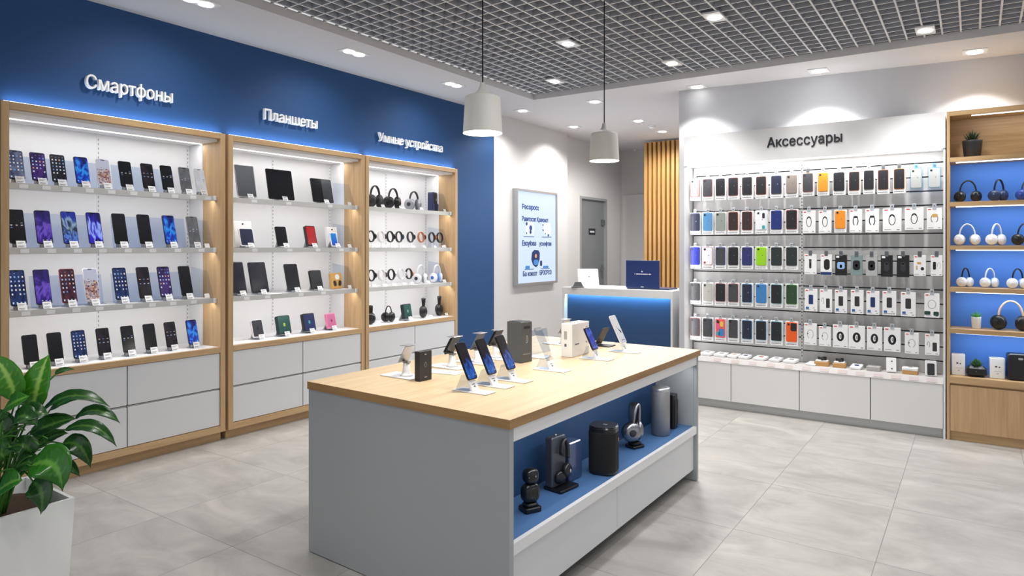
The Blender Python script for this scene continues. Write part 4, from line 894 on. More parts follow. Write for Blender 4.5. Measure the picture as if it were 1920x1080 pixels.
YP = 6.345                                                         # where the fronts of hanging packs stand
GRAPHS = {}
def art(t, kind, w, h, z, key):
    """printed pictures on a pack's face, in its local xy plane"""
    K = '%s_%s' % (kind, key); u = min(w, h*0.62)
    def loop(rx, ry, cy, th, a0=0.0, a1=2*PI, x=0.0):
        return lambda b: b.sweep([(x+rx*math.sin(a0+(a1-a0)*i/24), cy-ry*math.cos(a0+(a1-a0)*i/24), z) for i in range(25 if a1-a0 < 6.2 else 24)], th, 0.0006, 6, 0, None, (0,0,1), a1-a0 > 6.2)
    rect = lambda x, y, ww, hh, r: (lambda b: b.prism(ww, hh, 0.0008, r, 0, T3(x, y, z)))
    c = h*0.5
    if kind == 'neck': L = [(INK, loop(u*0.19, h*0.22, c, u*0.024)), (INK, loop(u*0.17, h*0.215, c, u*0.05, 2.3, 4.0))]
    elif kind == 'band': L = [(INK, loop(u*0.2, h*0.2, c, u*0.035, 0.5, 2*PI-0.5)), (INK, rect(0, c+h*0.17, u*0.36, h*0.09, u*0.1))]
    elif kind == 'ring': L = [(BLACK, loop(u*0.17, h*0.17, c, u*0.075)), (GREYM, rect(u*0.03, c, u*0.12, h*0.13, u*0.04))]
    elif kind == 'phone': L = [(CHAR, rect(0, c+h*0.03, u*0.38, h*0.42, u*0.07)), (mat('art_blue', (52, 104, 168), 0.5), rect(-u*0.28, h*0.15, u*0.24, h*0.1, u*0.04)), (GREYM, rect(u*0.22, h*0.16, u*0.14, h*0.03, u*0.01))]
    elif kind == 'phone_navy': L = [(NAVY, rect(0, c+h*0.03, u*0.36, h*0.42, u*0.06)), (mat('art_blue', (52, 104, 168), 0.5), rect(-u*0.28, h*0.15, u*0.24, h*0.1, u*0.04)), (GREYM, rect(u*0.24, h*0.16, u*0.16, h*0.03, u*0.01))]
    elif kind == 'mouse': L = [(BLACK, rect(u*0.06, c+h*0.02, u*0.52, h*0.52, u*0.24)), (NAVY, rect(0, h*0.09, w*0.98, h*0.14, 0.001))]
    elif kind == 'bulb': L = [(GREYD, rect(0, c, u*0.2, h*0.42, u*0.09)), (PAPER, rect(0.002, c-h*0.03, u*0.1, h*0.2, u*0.04)), (INK, rect(0, c+h*0.22, u*0.22, h*0.06, u*0.04))]
    elif kind == 'hex': L = [(BLACK, rect(0, c, u*0.62, h*0.48, u*0.22)), (GREYD, rect(0, c-h*0.02, u*0.2, h*0.14, u*0.09))]
    elif kind == 'hexblue': L = [(mat('art_sky', (150, 186, 232), 0.5), rect(0, c-h*0.02, u*0.66, h*0.34, u*0.16)), (mat('art_blue', (52, 104, 168), 0.5), rect(0, c-h*0.06, u*0.2, h*0.16, u*0.08)), (PAPER, rect(-u*0.28, h*0.9, u*0.26, h*0.1, 0.001))]
    elif kind == 'dark': L = [(CHAR, rect(0, c-h*0.03, u*0.42, h*0.44, u*0.2)), (PAPER, rect(-u*0.26, h*0.91, u*0.3, h*0.1, 0.001)), (GREYM, rect(0, c+h*0.1, u*0.14, h*0.05, u*0.03))]
    elif kind == 'buds': L = [(BLACK, rect(-u*0.18, c, u*0.26, h*0.38, u*0.1)), (PAPER, loop(u*0.12, h*0.14, c, u*0.02, 0.3, 5.0, u*0.2)), (GREYM, loop(u*0.13, h*0.15, c, u*0.015, 0.3, 5.0, u*0.2))]
    elif kind == 'cable': L = [(GREYM, loop(u*0.24, h*0.2, c, u*0.02, 0.4, 2*PI-0.4)), (GREYD, rect(-u*0.2, c+h*0.02, u*0.1, h*0.06, u*0.02))]
    elif kind == 'watchpic': L = [(GOLD, rect(-u*0.05, c+h*0.12, u*0.34, h*0.1, u*0.06)), (BLACK, rect(u*0.22, c-h*0.15, u*0.26, h*0.16, u*0.12)), (TAN, rect(-u*0.24, c-h*0.1, u*0.14, h*0.2, u*0.06))]
    elif kind == 'gold': L = [(GOLD, rect(u*0.02, c+h*0.14, u*0.4, h*0.16, u*0.14)), (GREYD, loop(u*0.22, h*0.2, c, u*0.025, 0.6, 2*PI-0.6))]
    elif kind == 'glasses': L = [(GREYM, loop(u*0.26, h*0.18, c+h*0.05, u*0.018)), (mat('dark_green_lens', (30, 62, 58), 0.3), rect(-u*0.3, h*0.19, u*0.4, h*0.15, u*0.06)), (mat('dark_green_lens', (30, 62, 58), 0.3), rect(u*0.28, h*0.17, u*0.36, h*0.17, u*0.08))]
    elif kind == 'puck': L = [(CHAR, rect(u*0.18, c-h*0.1, u*0.3, h*0.42, u*0.06)), (GREYM, loop(u*0.08, h*0.14, c, u*0.02, 0.4, 5.0, -u*0.24))]
    else: L = []
    for i, (m, f) in enumerate(L): part('graphic', t, m, f, key=K+str(i))
RED = mat('red_mark', (206, 62, 58), 0.5)
def hook(p, y0):
    part('hook', aw, STEEL, lambda b: b.sweep([(p.x, AYB+0.002, p.z), (p.x, y0+0.02, p.z), (p.x, y0-0.0112, p.z)], 0.0025, 0.0025, 6))
TABS = {'clear': glass('clear_tab', (205, 210, 216), 0.35), 'blue': glass('blue_tab', (130, 180, 210), 0.35), 'dark': mat('smoke_tab', (96, 98, 102), 0.3)}
def pack(cx, top, bot, wpx, kind, col, rim, label, group, tab='clear', deep=0.045, cam='square', clear=False, ptag=True):
    a = on_y(cx-wpx/2, top, YP); c = on_y(cx+wpx/2, bot, YP)
    w, h = c.x-a.x, a.z-c.z
    w, h = round(w, 3), round(h, 3)
    p = Vector(((a.x+c.x)/2, YP, c.z))
    isb = kind != 'case'
    t = thing('boxed_accessory' if isb else 'phone_case_pack', label, 'accessory pack' if isb else 'phone case', Matrix.Translation(p) @ FACE_S, group)
    key = '%.3f_%.3f' % (w, h)
    hz = h + 0.016
    part('hang_tab', t, TABS[tab], lambda b: b.cbox(-0.014, h-0.012, -0.006, 0.014, h+0.034, -0.003, 0.002), key=key)
    part('peg_cap', t, GREYD, lambda b: b.prism(0.012, 0.009, 0.003, 0.004, 0, T3(0, hz, -0.0015)), key=key)
    hook(Vector((p.x, 0, p.z+hz)), YP+0.018)
    if isb:
        part('carton', t, col, lambda b: b.prism(w, h, deep, 0.003, 0, T3(0, h/2, -deep-0.007), 2, 0.0015), key=key+'%.3f' % deep)
        z = -0.0068
        art(t, kind, w, h, z, key)
        if col is WPACK or col is ACRB:
            part('brand_mark', t, RED, lambda b: b.prism(w*0.2, h*0.045, 0.0006, 0.002, 0, T3(-w*0.32, h*0.93, z)), key=key)
            part('lettering', t, PRINT, lambda b: b.box(-w*0.42, h*0.07, z, -w*0.05, h*0.085, z+0.0006), key=key)
            part('corner_print', t, PRINT, lambda b: b.box(w*0.25, h*0.06, z, w*0.4, h*0.085, z+0.0006), key=key)
    else:
        cw, chh = w*0.86, h*0.80; cy = h*0.57
        part('backing_card', t, ACRB if clear else WPACK, lambda b: b.prism(w, h, deep, 0.004, 0, T3(0, h/2, -deep-0.007), 2, 0.0015), key=key+'%.3f' % deep)
        part('case_rim', t, rim, lambda b: b.prism(cw, chh, 0.006, cw*0.13, 0, T3(0, cy, -0.0065), 4, 0.002), key=key)
        bk = part('case_back', t, col, lambda b: b.prism(cw*0.93, chh*0.965, 0.0085, cw*0.11, 0, T3(0, cy, -0.0065), 4, 0.002), key=key)
        if cam:
            part('camera_cutout', bk, GREYD if col in (BLACK, CHAR) else INK, lambda b: b.prism(cw*0.2, cw*0.2, 0.0012, cw*0.06, 0, T3(-cw*0.26, cy+chh*0.38, 0.002)), key=key)
            part('emblem', bk, SILV if col in (BLACK, CHAR, NAVYC) else GREYD, lambda b: b.prism(cw*0.07, cw*0.1, 0.0008, cw*0.03, 0, T3(cw*0.12, cy+chh*0.04, 0.002)), key=key)
        if ptag: part('lettering', t, PRINT, lambda b: [b.box(-w*0.4+i*w*0.13, h*0.055, -0.0068, -w*0.4+i*w*0.13+w*0.09, h*0.085, -0.0062) for i in range(6)], key=key)
    return t
cm = lambda n, *rgb: mat('case_' + n, rgb, 0.45)
NAVYC = cm('navy', 34, 40, 62); CBLK = cm('black', 30, 31, 36); CDGR = cm('dark_grey', 66, 67, 72); CGRY = cm('grey', 148, 144, 142); CTAU = cm('taupe', 132, 122, 116)
CROY = cm('royal', 30, 44, 150); CSKY = cm('sky', 86, 142, 190); CSAG = cm('sage', 142, 150, 142); CBRN = cm('brown', 52, 38, 38); CWHT = cm('white', 224, 226, 230); CDNB = cm('deep_blue', 26, 44, 112)
CLIM = cm('lime', 146, 204, 30); CGRB = cm('green_black', 36, 44, 46); CORG = cm('orange', 232, 142, 40); CRED = cm('red', 160, 40, 48); CTEA = cm('teal', 52, 160, 170); CLBL = cm('light_blue', 112, 176, 220); CGRN = cm('green', 64, 150, 50); CFOR = cm('forest', 40, 70, 44); CORR = cm('bright_orange', 236, 92, 26); CPNK = cm('pink', 226, 92, 130); CYEL = cm('yellow', 226, 196, 80); CMBL = cm('mid_blue', 60, 126, 186); CVIO = cm('indigo', 42, 46, 104); CLGR = cm('light_grey', 178, 176, 172); CCLR = cm('clear_grey', 176, 178, 178); CCOP = cm('copper', 196, 104, 56); CMUL = cm('coral', 232, 100, 96)
LX = [1303, 1326.5, 1350.5, 1374.5, 1400.5, 1427, 1455.5, 1484]
LROWS = [
 ('top', (336,327,376,370), [(CGRY,CRED,'grey phone case with red rim'),(CDGR,CRED,'black phone case with red rim'),(CBLK,CWHT,'black phone case in white pack'),(CBLK,CRED,'black phone case with orange fleck'),(CBLK,CTAU,'black phone case with pale rim'),(CBLK,CCOP,'black phone case with white dot'),(NAVYC,CTAU,'slate phone case'),(CTAU,CTAU,'taupe phone case')]),
 ('second', (399,392.5,440,437.5), [(NAVYC,CDNB,'dark navy phone case'),(CSKY,CSKY,'sky blue phone case'),(CSAG,CSAG,'sage grey phone case'),(CBRN,CCOP,'dark brown phone case'),(CBRN,CRED,'dark brown phone case with amber dots'),(CWHT,CWHT,'white phone case with small prints'),(CDNB,CDNB,'deep blue phone case'),(CBLK,CRED,'black phone case with red edge')]),
 ('third', (462,462,504,506), [(CROY,CROY,'royal blue phone case'),(CWHT,CRED,'white phone case with red corners'),(CDGR,CROY,'dark grey phone case'),(CBLK,CBRN,'black phone case'),(CVIO,CVIO,'indigo phone case'),(CLIM,CLIM,'lime green phone case'),(CGRB,CFOR,'dark green black phone case'),(CGRB,CGRB,'black phone case with green rim')]),
 ('fourth', (529,532,571,579), [(CDGR,CDGR,'charcoal phone case'),(CLGR,CLGR,'light grey phone case'),(CBLK,CRED,'black phone case with dark red rim'),(CDGR,CRED,'dark grey phone case with red rim'),(NAVYC,CLBL,'navy black phone case'),(CMBL,CMBL,'mid blue phone case'),(CBLK,CTEA,'black phone case with teal rim'),(CFOR,CGRN,'dark green phone case with lime rim')]),
 ('bottom', (594,602,638,650), [(CDGR,CRED,'dark grey phone case with wide red edge'),(CDGR,CDGR,'dark grey phone case'),(CMUL,CPNK,'pink blue and yellow patterned phone case'),(CDGR,CWHT,'grey phone case in white pack'),(NAVYC,CLBL,'navy phone case with light blue rim'),(CBLK,CLBL,'black phone case with light blue rim'),(CBLK,CTEA,'black phone case with turquoise rim'),(CORR,CORR,'orange phone case with black corner')]),
]
for rn, (t0, t1, b0, b1), items in LROWS:
    for k, (cx, (col, rim, look)) in enumerate(zip(LX, items)):
        f = (cx-LX[0])/(LX[-1]-LX[0]); 
        t = pack(cx, t0+(t1-t0)*f, b0+(b1-b0)*f, 20.5+3.2*f, 'case', col, rim, '%s, %s from counter end, %s row, white slats' % (look, ORD[k], rn), 'phone cases on the white slats', deep=0.04)
        if col is CMUL:
            for m, x, y, w, h in ((CYEL, 0.014, 0.165, 0.03, 0.05), (CMBL, 0.012, 0.085, 0.05, 0.07), (CTEA, -0.022, 0.075, 0.03, 0.04), (CPNK, -0.02, 0.14, 0.034, 0.06), (INK, -0.02, 0.182, 0.026, 0.026)):
                part('pattern_patch', t, m, lambda b: b.prism(w, h, 0.0008, 0.012, 0, T3(x, y, 0.002)))
        if col is CORR: part('pattern_patch', t, CBLK, lambda b: b.prism(0.05, 0.07, 0.0008, 0.01, 0, T3(0.018, 0.17, 0.002)))
        if look.startswith('white phone case with small'):
            part('pattern_patch', t, INK, lambda b: b.prism(0.022, 0.05, 0.0008, 0.008, 0, T3(0.022, 0.165, 0.002))); part('pattern_patch', t, CTEA, lambda b: b.prism(0.026, 0.035, 0.0008, 0.01, 0, T3(0.022, 0.06, 0.002)))
        if look.endswith('red corners'):
            for x, y in ((-0.026, 0.185), (-0.026, 0.06)): part('pattern_patch', t, CRED, lambda b: b.prism(0.02, 0.02, 0.0008, 0.006, 0, T3(x, y, 0.002)))
for k, (cx, w, t0, b0, col, rim, look, tb, cl) in enumerate([(1514.5,23,324,367,CDGR,CCOP,'dark grey phone case with copper rim','dark',0),(1543,22,323,366,CORG,CORG,'orange phone case','clear',0),(1573,24,322.5,365,CBLK,CBLK,'black phone case with white print','clear',0),(1601.5,23,321,364.5,CBLK,CCOP,'black phone case with orange camera','clear',0),(1629,22,318.5,363,CBLK,CTAU,'black phone case with pale emblem','clear',0),(1656,23,317.5,363,CBLK,CCOP,'black phone case with orange top edge','dark',0),(1686,24,315.5,362,CBLK,CORG,'black phone case with bright orange rim','dark',0),(1718,25,315.5,360.5,CCLR,CTEA,'clear phone case in teal edged pack','blue',1),(1752,26,314,359,CCLR,CTEA,'clear phone case in green teal pack','blue',1)]):
    pack(cx, t0, b0, w, 'case', col, rim, '%s, %s from slotted divider, top row, grey slats' % (look, ORD[k]), 'phone cases on the grey slats', tab=tb, deep=0.035, clear=cl)
RB = [
 ('second', 'neckband', [(1516.5,23.5,395,437,'neck','white box with thin black neckband'),(1546.5,23.5,395,436.7,'neck','white box with slim neckband picture'),(1575.3,22.5,393.7,435.8,None,'orange phone case among white boxes'),(1604,23.5,393,435.8,'band','white box with black topped neckband'),(1635,25.5,392,435.5,'band','white box with wide black band picture'),(1672.5,35,391,433.7,'neck','wide white box with bold black loop'),(1714,35.5,389.5,431,'neck','wide white box with thin loop picture'),(1752,28.5,390,429.7,'gold','white box with gold earphone picture')]),
 ('third', 'gadget', [(1519,22.5,476.6,514.5,'bulb','white box with slim grey gadget'),(1548.8,21,477.3,516.4,'mouse','white box with black mouse picture'),(1576.5,21.7,477.7,516.6,'hexblue','black box with pale blue picture'),(1605.7,21.7,478.3,516.6,'hex','teal grey pack with black round gadget'),(1634,21.3,478.7,517.7,'hex','clear grey pack with black round gadget'),(1662.3,22.3,478.3,519.2,'dark','black box with dim oval picture'),(1693,23.4,478.3,519.8,'dark','black box with faint grey picture'),(1724.4,23,478.7,517.7,'watchpic','white box with watch pictures'),(1756,22.3,478.7,518,'buds','white box with black earbud picture')]),
 ('fourth', 'power bank', [(1520.2,23.4,541.5,584.5,'phone_navy','white box with navy power bank'),(1548,23,542.6,586.2,'puck','white box with pale power bank'),(1576.3,22.8,543.7,588,'phone','white box with dark power bank'),(1606.8,24,543.7,589.4,'phone','white box with black power bank'),(1636.3,24.5,545.4,591,'phone_navy','white box with dark blue power bank'),(1667.3,26,545.8,592.2,'phone','white box with charcoal power bank'),(1702.8,27.9,547.5,594.3,'phone','white box with red mark and power bank'),(1747.3,28.3,550,596.5,'glasses','white box with dark glasses picture')]),
 ('bottom', 'cable', [(1519,23.4,605.9,647.6,'cable','white box with thin grey cable loop'),(1546.3,22.4,611.8,650.1,'cable','white box with fine cable outline'),(1575.4,28.1,608.6,653.3,'ring','white box with thick black loop'),(1606,30.9,610.1,656.1,'ring','white box with black oval loop'),(1639.4,28.7,612.2,658.2,'ring','white box with black looped cord'),(1672.7,31.5,613.9,660.8,'ring','white box with broad black loop'),(1709.4,26.2,623.5,664.6,'cable','white box with grey cable and plug'),(1747.6,27.5,626.3,667.2,'puck','white box with black stick picture')]),
]
for rn, _g, items in RB:
    for k, (cx, w, t0, b0, kind, look) in enumerate(items):
        lab = '%s, %s from slotted divider, %s row, grey slats' % (look, ORD[k], rn)
        if kind is None: pack(cx, t0, b0, w, 'case', CORG, CORG, lab, 'phone cases on the grey slats', deep=0.035); continue
        col = BLACK if look.startswith('black') else (mat('teal_grey_pack', (128, 146, 148), 0.35) if look.startswith('teal') else (CCLR if look.startswith('clear') else WPACK))
        pack(cx, t0, b0, w, kind, col, None, lab, 'boxed accessories on the grey slats', tab='dark' if rn == 'third' else 'clear', deep=0.03)
# goods lying on the ledge below the slats
def ledge_box(px, py, w, d, h, top, label, tilt=0.0, kind='flat', yaw=0.0, m=WPACK):
    p = on_z(px, py, 0.4725); p.y = max(6.316, min(6.40, p.y)); p = on_y(px, py, p.y); p.z = 0.4725
    t = thing('accessory_box', label, 'box', Matrix.Translation((p.x, p.y, 0.4735+max(0, 0.032*math.sin(tilt)))) @ RZ(yaw) @ RX(tilt), 'boxes on the ledge')
    part('carton', t, m, lambda b: b.prism(w, d, h, 0.006, 0, T3(0, d/2-0.03, 0), 3, 0.003))
    part('lid_graphic', t, top, lambda b: b.prism(w*0.42, d*0.3, 0.0015, w*0.1, 0, T3(w*0.02, d*0.55-0.03, h)))
    return t
for i, (px, py, gr, look) in enumerate([(1324,668,GREYM,'flat white accessory box at the counter end of ledge'),(1350,670,GREYM,'flat white accessory box, second from counter end of ledge'),(1374,672.5,TAN,'flat white accessory box with thin cord print, third on ledge'),(1395,674.5,NAVY,'flat white box with navy picture on the ledge'),(1424,676,TANS,'flat white box with brown picture on the ledge'),(1453,679,GREYM,'small flat white box next to brown pictured one on ledge'),(1481,682,GREYM,'flat white box beside the slotted divider on the ledge')]):
    ledge_box(px, py, 0.102 if i not in (2, 3, 5) else 0.086, 0.11, 0.022, gr, look, 0.12, yaw=-0.25)
ledge_box(1521, 685, 0.085, 0.11, 0.012, PAPER, 'thin white leaflet pack past the slotted divider on ledge', 0.1, yaw=-0.2)
KRAFT = mat('kraft_gold', (196, 150, 92), 0.5)
for px, py, w, look in ((1540,689,0.115,'bigger gold box with dark watch on top on the ledge'),(1573,692,0.10,'smaller gold box with dark watch on top on the ledge')):
    p = on_y(px, py, 6.31)
    t = thing('watch_box', look, 'box', T3(p.x, 6.31, 0.4732), 'gold watch boxes')
    part('carton', t, KRAFT, lambda b: b.prism(w, 0.085, 0.036, 0.004, 0, T3(0, 0.035, 0), 2, 0.002))
    part('cushion', t, PAPER, lambda b: b.prism(w*0.86, 0.07, 0.012, 0.008, 0, T3(0, 0.038, 0.0365), 3, 0.003))
    t2 = thing('smart_watch', 'dark wrist watch lying on the ' + look.split(' with')[0] + ' of the ledge', 'watch', T3(p.x, 6.35, 0.5225), 'watches on gold boxes')
    part('strap', t2, BLACK, lambda b: b.sweep([(w*0.3*math.cos(a), 0.022*math.sin(a), 0.013+0.005*math.sin(2*a)) for a in [2*PI*i/24 for i in range(24)]], 0.003, 0.010, 8, 0, None, (0,0,1), True))
    part('watch_case', t2, CHAR, lambda b: b.lathe([(0.012,0),(0.015,0.002),(0.015,0.008),(0.012,0.01)], 20, 0, T3(0.006, -0.026, 0.013) @ RX(PI/2)))
ledge_box(1605, 694, 0.085, 0.095, 0.02, NAVY, 'small white box with navy mark between gold box and grey box', 0.2, yaw=-0.15)
ledge_box(1638, 697.5, 0.10, 0.09, 0.038, GREYM, 'thick pale grey box with cable on the ledge', 0.0, yaw=-0.1, m=CLGR)
def upright_box(px, py, w, h, label, body, fn=None, lean=0.22):
    p = on_y(px, py, 6.31)
    t = thing('accessory_box', label, 'box', stand_at(FACE_S, (p.x, 6.31, 0.4735), 0.15, lean), 'boxes on the ledge')
    part('carton', t, body, lambda b: b.prism(w, h, 0.022, 0.006, 0, T3(0, h/2+0.005, 0), 3, 0.002))
    if fn: fn(t)
upright_box(1671, 699, 0.072, 0.115, 'white box propped upright with two dots on the ledge', WPACK, lambda t: [part('lid_graphic', t, GREYD, lambda b: b.prism(0.012, 0.012, 0.001, 0.005, 0, T3(0.004, y, 0.0222))) for y in (0.03, 0.09)])
p = on_y(1706, 704, 6.31)
t = thing('watch_box', 'white box on kraft base nearest the wooden shelf end'.replace('nearest', 'towards') + ' of ledge', 'box', T3(p.x, 6.31, 0.4732), 'gold watch boxes')
part('carton', t, KRAFT, lambda b: b.prism(0.11, 0.085, 0.03, 0.004, 0, T3(0, 0.03, 0), 2, 0.002))
part('lid', t, WPACK, lambda b: b.prism(0.112, 0.087, 0.022, 0.006, 0, T3(0, 0.03, 0.0305), 3, 0.003))
part('lid_graphic', t, GREYD, lambda b: b.prism(0.03, 0.02, 0.001, 0.008, 0, T3(0, 0.04, 0.0527)))
upright_box(1745, 708, 0.078, 0.118, 'upright white box with dark phone shape at wooden shelf end of ledge', WPACK, lambda t: part('lid_graphic', t, CHAR, lambda b: b.prism(0.05, 0.092, 0.003, 0.008, 0, T3(0.0, 0.055, 0.0222))), 0.12)
for i in range(13):                                                # price cards in the rail under the goods
    px = 1345 + i*33.5; p = on_y(px, 700, AYF+0.006)
    part('price_card', aw, mat('rail_card', (205, 192, 190), 0.5), lambda b: b.box(-0.034, 0.0, 0, 0.034, 0.03, 0.001), key='rc', M=T3(p.x, AYF-0.0035, 0.437) @ FACE_S @ RX(-0.48))

# ================================================================== WOODEN SHELF UNIT
UX0, UX1, UYF, UYB = -0.182, 1.02, 6.25, WY-0.004
us = thing('shelf_unit', 'tall oak shelf unit with blue backs beside the accessories fixture', 'shelf unit', None)
part('side_panel', us, OAKZ, lambda b: b.box(UX0, UYF, 0.0, UX0+0.02, UYB, 2.56))
part('side_panel', us, OAKZ, lambda b: b.box(UX1-0.02, UYF, 0.0, UX1, UYB, 2.56))
part('top_panel', us, OAKX, lambda b: b.box(UX0+0.021, UYF, 2.525, UX1-0.021, UYB, 2.56))
part('back_panel', us, OAKB, lambda b: b.box(UX0+0.021, UYB-0.02, 2.201, UX1-0.021, UYB, 2.524), label='wooden back of the top bay')
UZ = (2.2, 1.854, 1.516, 1.188, 0.867, 0.496)
for i, z in enumerate(UZ):
    th = 0.034 if i < 5 else 0.05
    if i < 5:
        sh = part('shelf', us, OAKX, lambda b: b.box(UX0+0.021, UYF, z-th, UX1-0.021, UYB-0.021, z))
        part('led_strip', sh, LEDB, lambda b: b.box(UX0+0.06, UYF+0.05, z-th-0.006, UX1-0.06, UYF+0.066, z-th-0.0005))
        area('bay_light', ((UX0+UX1)/2, UYF+0.058, z-th-0.008), UX1-UX0-0.14, 0.012, 2.2, (0.25, 0, 0), (0.8,0.9,1.0))
        part('back_panel', us, BLUEU, lambda b: b.box(UX0+0.021, UYB-0.02, UZ[i+1]+0.001, UX1-0.021, UYB, z-th-0.001), label='blue back of a bay')
    else:
        part('counter_top', us, OAKX, lambda b: b.box(UX0+0.021, UYF-0.004, z-th, UX1-0.021, UYB, z))
part('led_strip', us, LED, lambda b: b.box(UX0+0.16, UYF+0.05, 2.519, UX1-0.06, UYF+0.062, 2.5245))
area('bay_light', ((UX0+UX1)/2+0.05, UYF+0.056, 2.516), UX1-UX0-0.25, 0.010, 1.3, (0.2, 0, 0), (1,0.97,0.92))
for a, c in ((UX0+0.021, 0.414), (0.418, UX1-0.021)): part('cupboard_door', us, OAKZ, lambda b: b.cbox(a+0.002, UYF+0.002, 0.073, c-0.002, UYF+0.022, 0.43, 0.002))
part('carcass', us, OAKX, lambda b: b.box(UX0+0.021, UYF+0.023, 0.071, UX1-0.021, UYB, 0.445))
part('plinth', us, OAKX, lambda b: b.box(UX0+0.021, UYF+0.03, 0.0, UX1-0.021, UYF+0.05, 0.07))
def on_shelf(px, i, Y=6.37): 
    p = on_y(px, HZ, Y); return Vector((p.x, Y, UZ[i]+0.001))
def hp_unit(px, i, w, h, band, cup, label, yaw=0.0, cy=0.7, Y=6.37, **kw):
    headphones(stand_at(FACE_S, on_shelf(px, i, Y), yaw), w, h, band, cup, label, cy=cy, group='headphones on the wooden shelves', **kw)
hp_unit(1815, 1, 0.152, 0.175, BLACK, BLACK, 'black headphones standing open on the upper blue shelf', 0.1)
hp_unit(1873, 1, 0.105, 0.172, BLACK, NAVYP, 'navy folded headphones next to the black ones, upper blue shelf', 0.35, pad=NAVYP)
hp_unit(1932, 1, 0.15, 0.168, CHAR, mat('cobalt_plastic', (40, 66, 150), 0.3), 'cobalt blue headphones cut by the frame edge, upper blue shelf', 0.2, pad=LBLUE)
hp_unit(1813.5, 2, 0.145, 0.172, WPL, WPL, 'white headphones standing open on the second blue shelf', 0.1, pad=GREYM)
hp_unit(1868.5, 2, 0.105, 0.17, WPL, WPL, 'white headphones with narrow set cups, second blue shelf', 0.3, pad=GREYM)
hp_unit(1923, 2, 0.14, 0.17, BLACK, BLACK, 'black headphones cut by frame edge on the second blue shelf', 0.2)
hp_unit(1810.5, 3, 0.09, 0.155, BLACK, WPL, 'small headphones with black band and white cups beside the accessories fixture', 0.3, pad=LBLUE)
hp_unit(1856, 3, 0.1, 0.155, WPL, WPL, 'small all white headphones in the middle of the third blue shelf', 0.3, pad=LBLUE)
hp_unit(1908, 3, 0.105, 0.155, BLACK, WPL, 'small black banded white headphones at frame edge, third blue shelf', 0.3, pad=LBLUE)
hp_unit(1895, 4, 0.21, 0.23, TAN, BLACK, 'large black headphones with tan wooden band beside the small potted plant', 0.05)
def spiky(t, z0, n, L, m, rw, spread=0.9):
    for i in range(n):
        a = i*2.39996; r = (i/n)**0.6; tilt = spread*r; ln = L*(1-0.35*r)*(0.9+0.2*random.random())
        d = Vector((math.sin(tilt)*math.cos(a), math.sin(tilt)*math.sin(a), math.cos(tilt))); o = Vector((d.x*0.012, d.y*0.012, z0))
        pts = [o + d*ln*k/5 + Vector((0,0,0.12*ln*r*(k/5)**2)) for k in range(6)]
        part('leaf', t, m, lambda b: b.sweep(pts, [rw*f for f in (0.6,1,0.95,0.75,0.45,0.06)], [rw*0.45*f for f in (0.6,1,0.9,0.7,0.4,0.06)], 6))
SUCC = mat('succulent_green', (48, 92, 46), 0.45); SUCD = mat('succulent_dark', (34, 58, 38), 0.45); GRSS = mat('grass_green', (86, 160, 60), 0.5)
def pot(t, prof, m, soilr, soilz):
    part('pot', t, m, lambda b: b.lathe(prof, 32, cap=False)); part('soil', t, SOIL, lambda b: b.lathe([(soilr,soilz-0.004),(soilr,soilz)], 24))
p = on_shelf(1823, 0, 6.38)
t = thing('potted_succulent', 'spiky dark succulent in a black pot on the top wooden shelf', 'potted plant', Matrix.Translation(p))
pot(t, [(0.001,0.0005),(0.05,0.0005),(0.055,0.004),(0.066,0.12),(0.068,0.135),(0.063,0.136),(0.061,0.12)], mat('black_pot', (44, 45, 50), 0.5), 0.0605, 0.122)
spiky(t, 0.122, 26, 0.105, SUCD, 0.008)
p = on_shelf(1830.5, 4, 6.37)
t = thing('potted_plant', 'small grassy green plant in a white pot on the lowest blue shelf', 'potted plant', Matrix.Translation(p))
pot(t, [(0.001,0.0005),(0.028,0.0005),(0.03,0.003),(0.033,0.085),(0.034,0.09),(0.031,0.09),(0.03,0.08)], mat('white_pot', (228, 229, 231), 0.4), 0.0295, 0.081)
spiky(t, 0.081, 40, 0.062, GRSS, 0.0028, 1.1)
def unit_box(px, w, h, label, Y=6.345):
    p = on_shelf(px, 5, Y)
    t = thing('product_box', label, 'box', stand_at(FACE_S, p, 0.06), 'white boxes on the oak counter')
    part('carton', t, WPACK, lambda b: b.prism(w, h, 0.055, 0.003, 0, T3(0, h/2, -0.055), 2, 0.0015))
    part('lid', t, CLGR, lambda b: b.prism(w*0.9, 0.004, 0.04, 0.0015, 0, T3(0, h+0.0025, -0.047), 2))
    part('graphic', t, INK, lambda b: (b.prism(w*0.16, h*0.07, 0.0006, w*0.06, 0, T3(-w*0.08, h*0.58, 0.0001)), b.prism(w*0.1, h*0.06, 0.0006, w*0.04, 0, T3(w*0.14, h*0.56, 0.0001))))
    part('lettering', t, PRINT, lambda b: (b.box(-w*0.2, h*0.34, 0.0001, w*0.3, h*0.35, 0.0006), b.box(-w*0.05, h*0.22, 0.0001, w*0.1, h*0.24, 0.0006)))
unit_box(1797, 0.088, 0.162, 'white product box against the accessories fixture on the oak counter')
unit_box(1870, 0.094, 0.154, 'white product box between the black pot and black speaker')
p = on_shelf(1830.5, 5, 6.35)
t = thing('planter_speaker', 'low black rounded planter with green succulent on the oak counter', 'potted plant', Matrix.Translation(p))
part('pot', t, BLACK, lambda b: b.prism(0.135, 0.085, 0.085, 0.032, 0, T3(0, 0, 0), 6, 0.02))
part('indicator', t, GREYM, lambda b: b.prism(0.005, 0.005, 0.002, 0.002, 0, T3(0, -0.0435, 0.045) @ RX(PI/2)))
spiky(t, 0.083, 30, 0.06, SUCC, 0.011, 1.2)
p = on_shelf(1912, 5, 6.36)
t = thing('speaker', 'black speaker box cut by the frame edge on the oak counter', 'speaker', stand_at(FACE_S, p, 0.1))
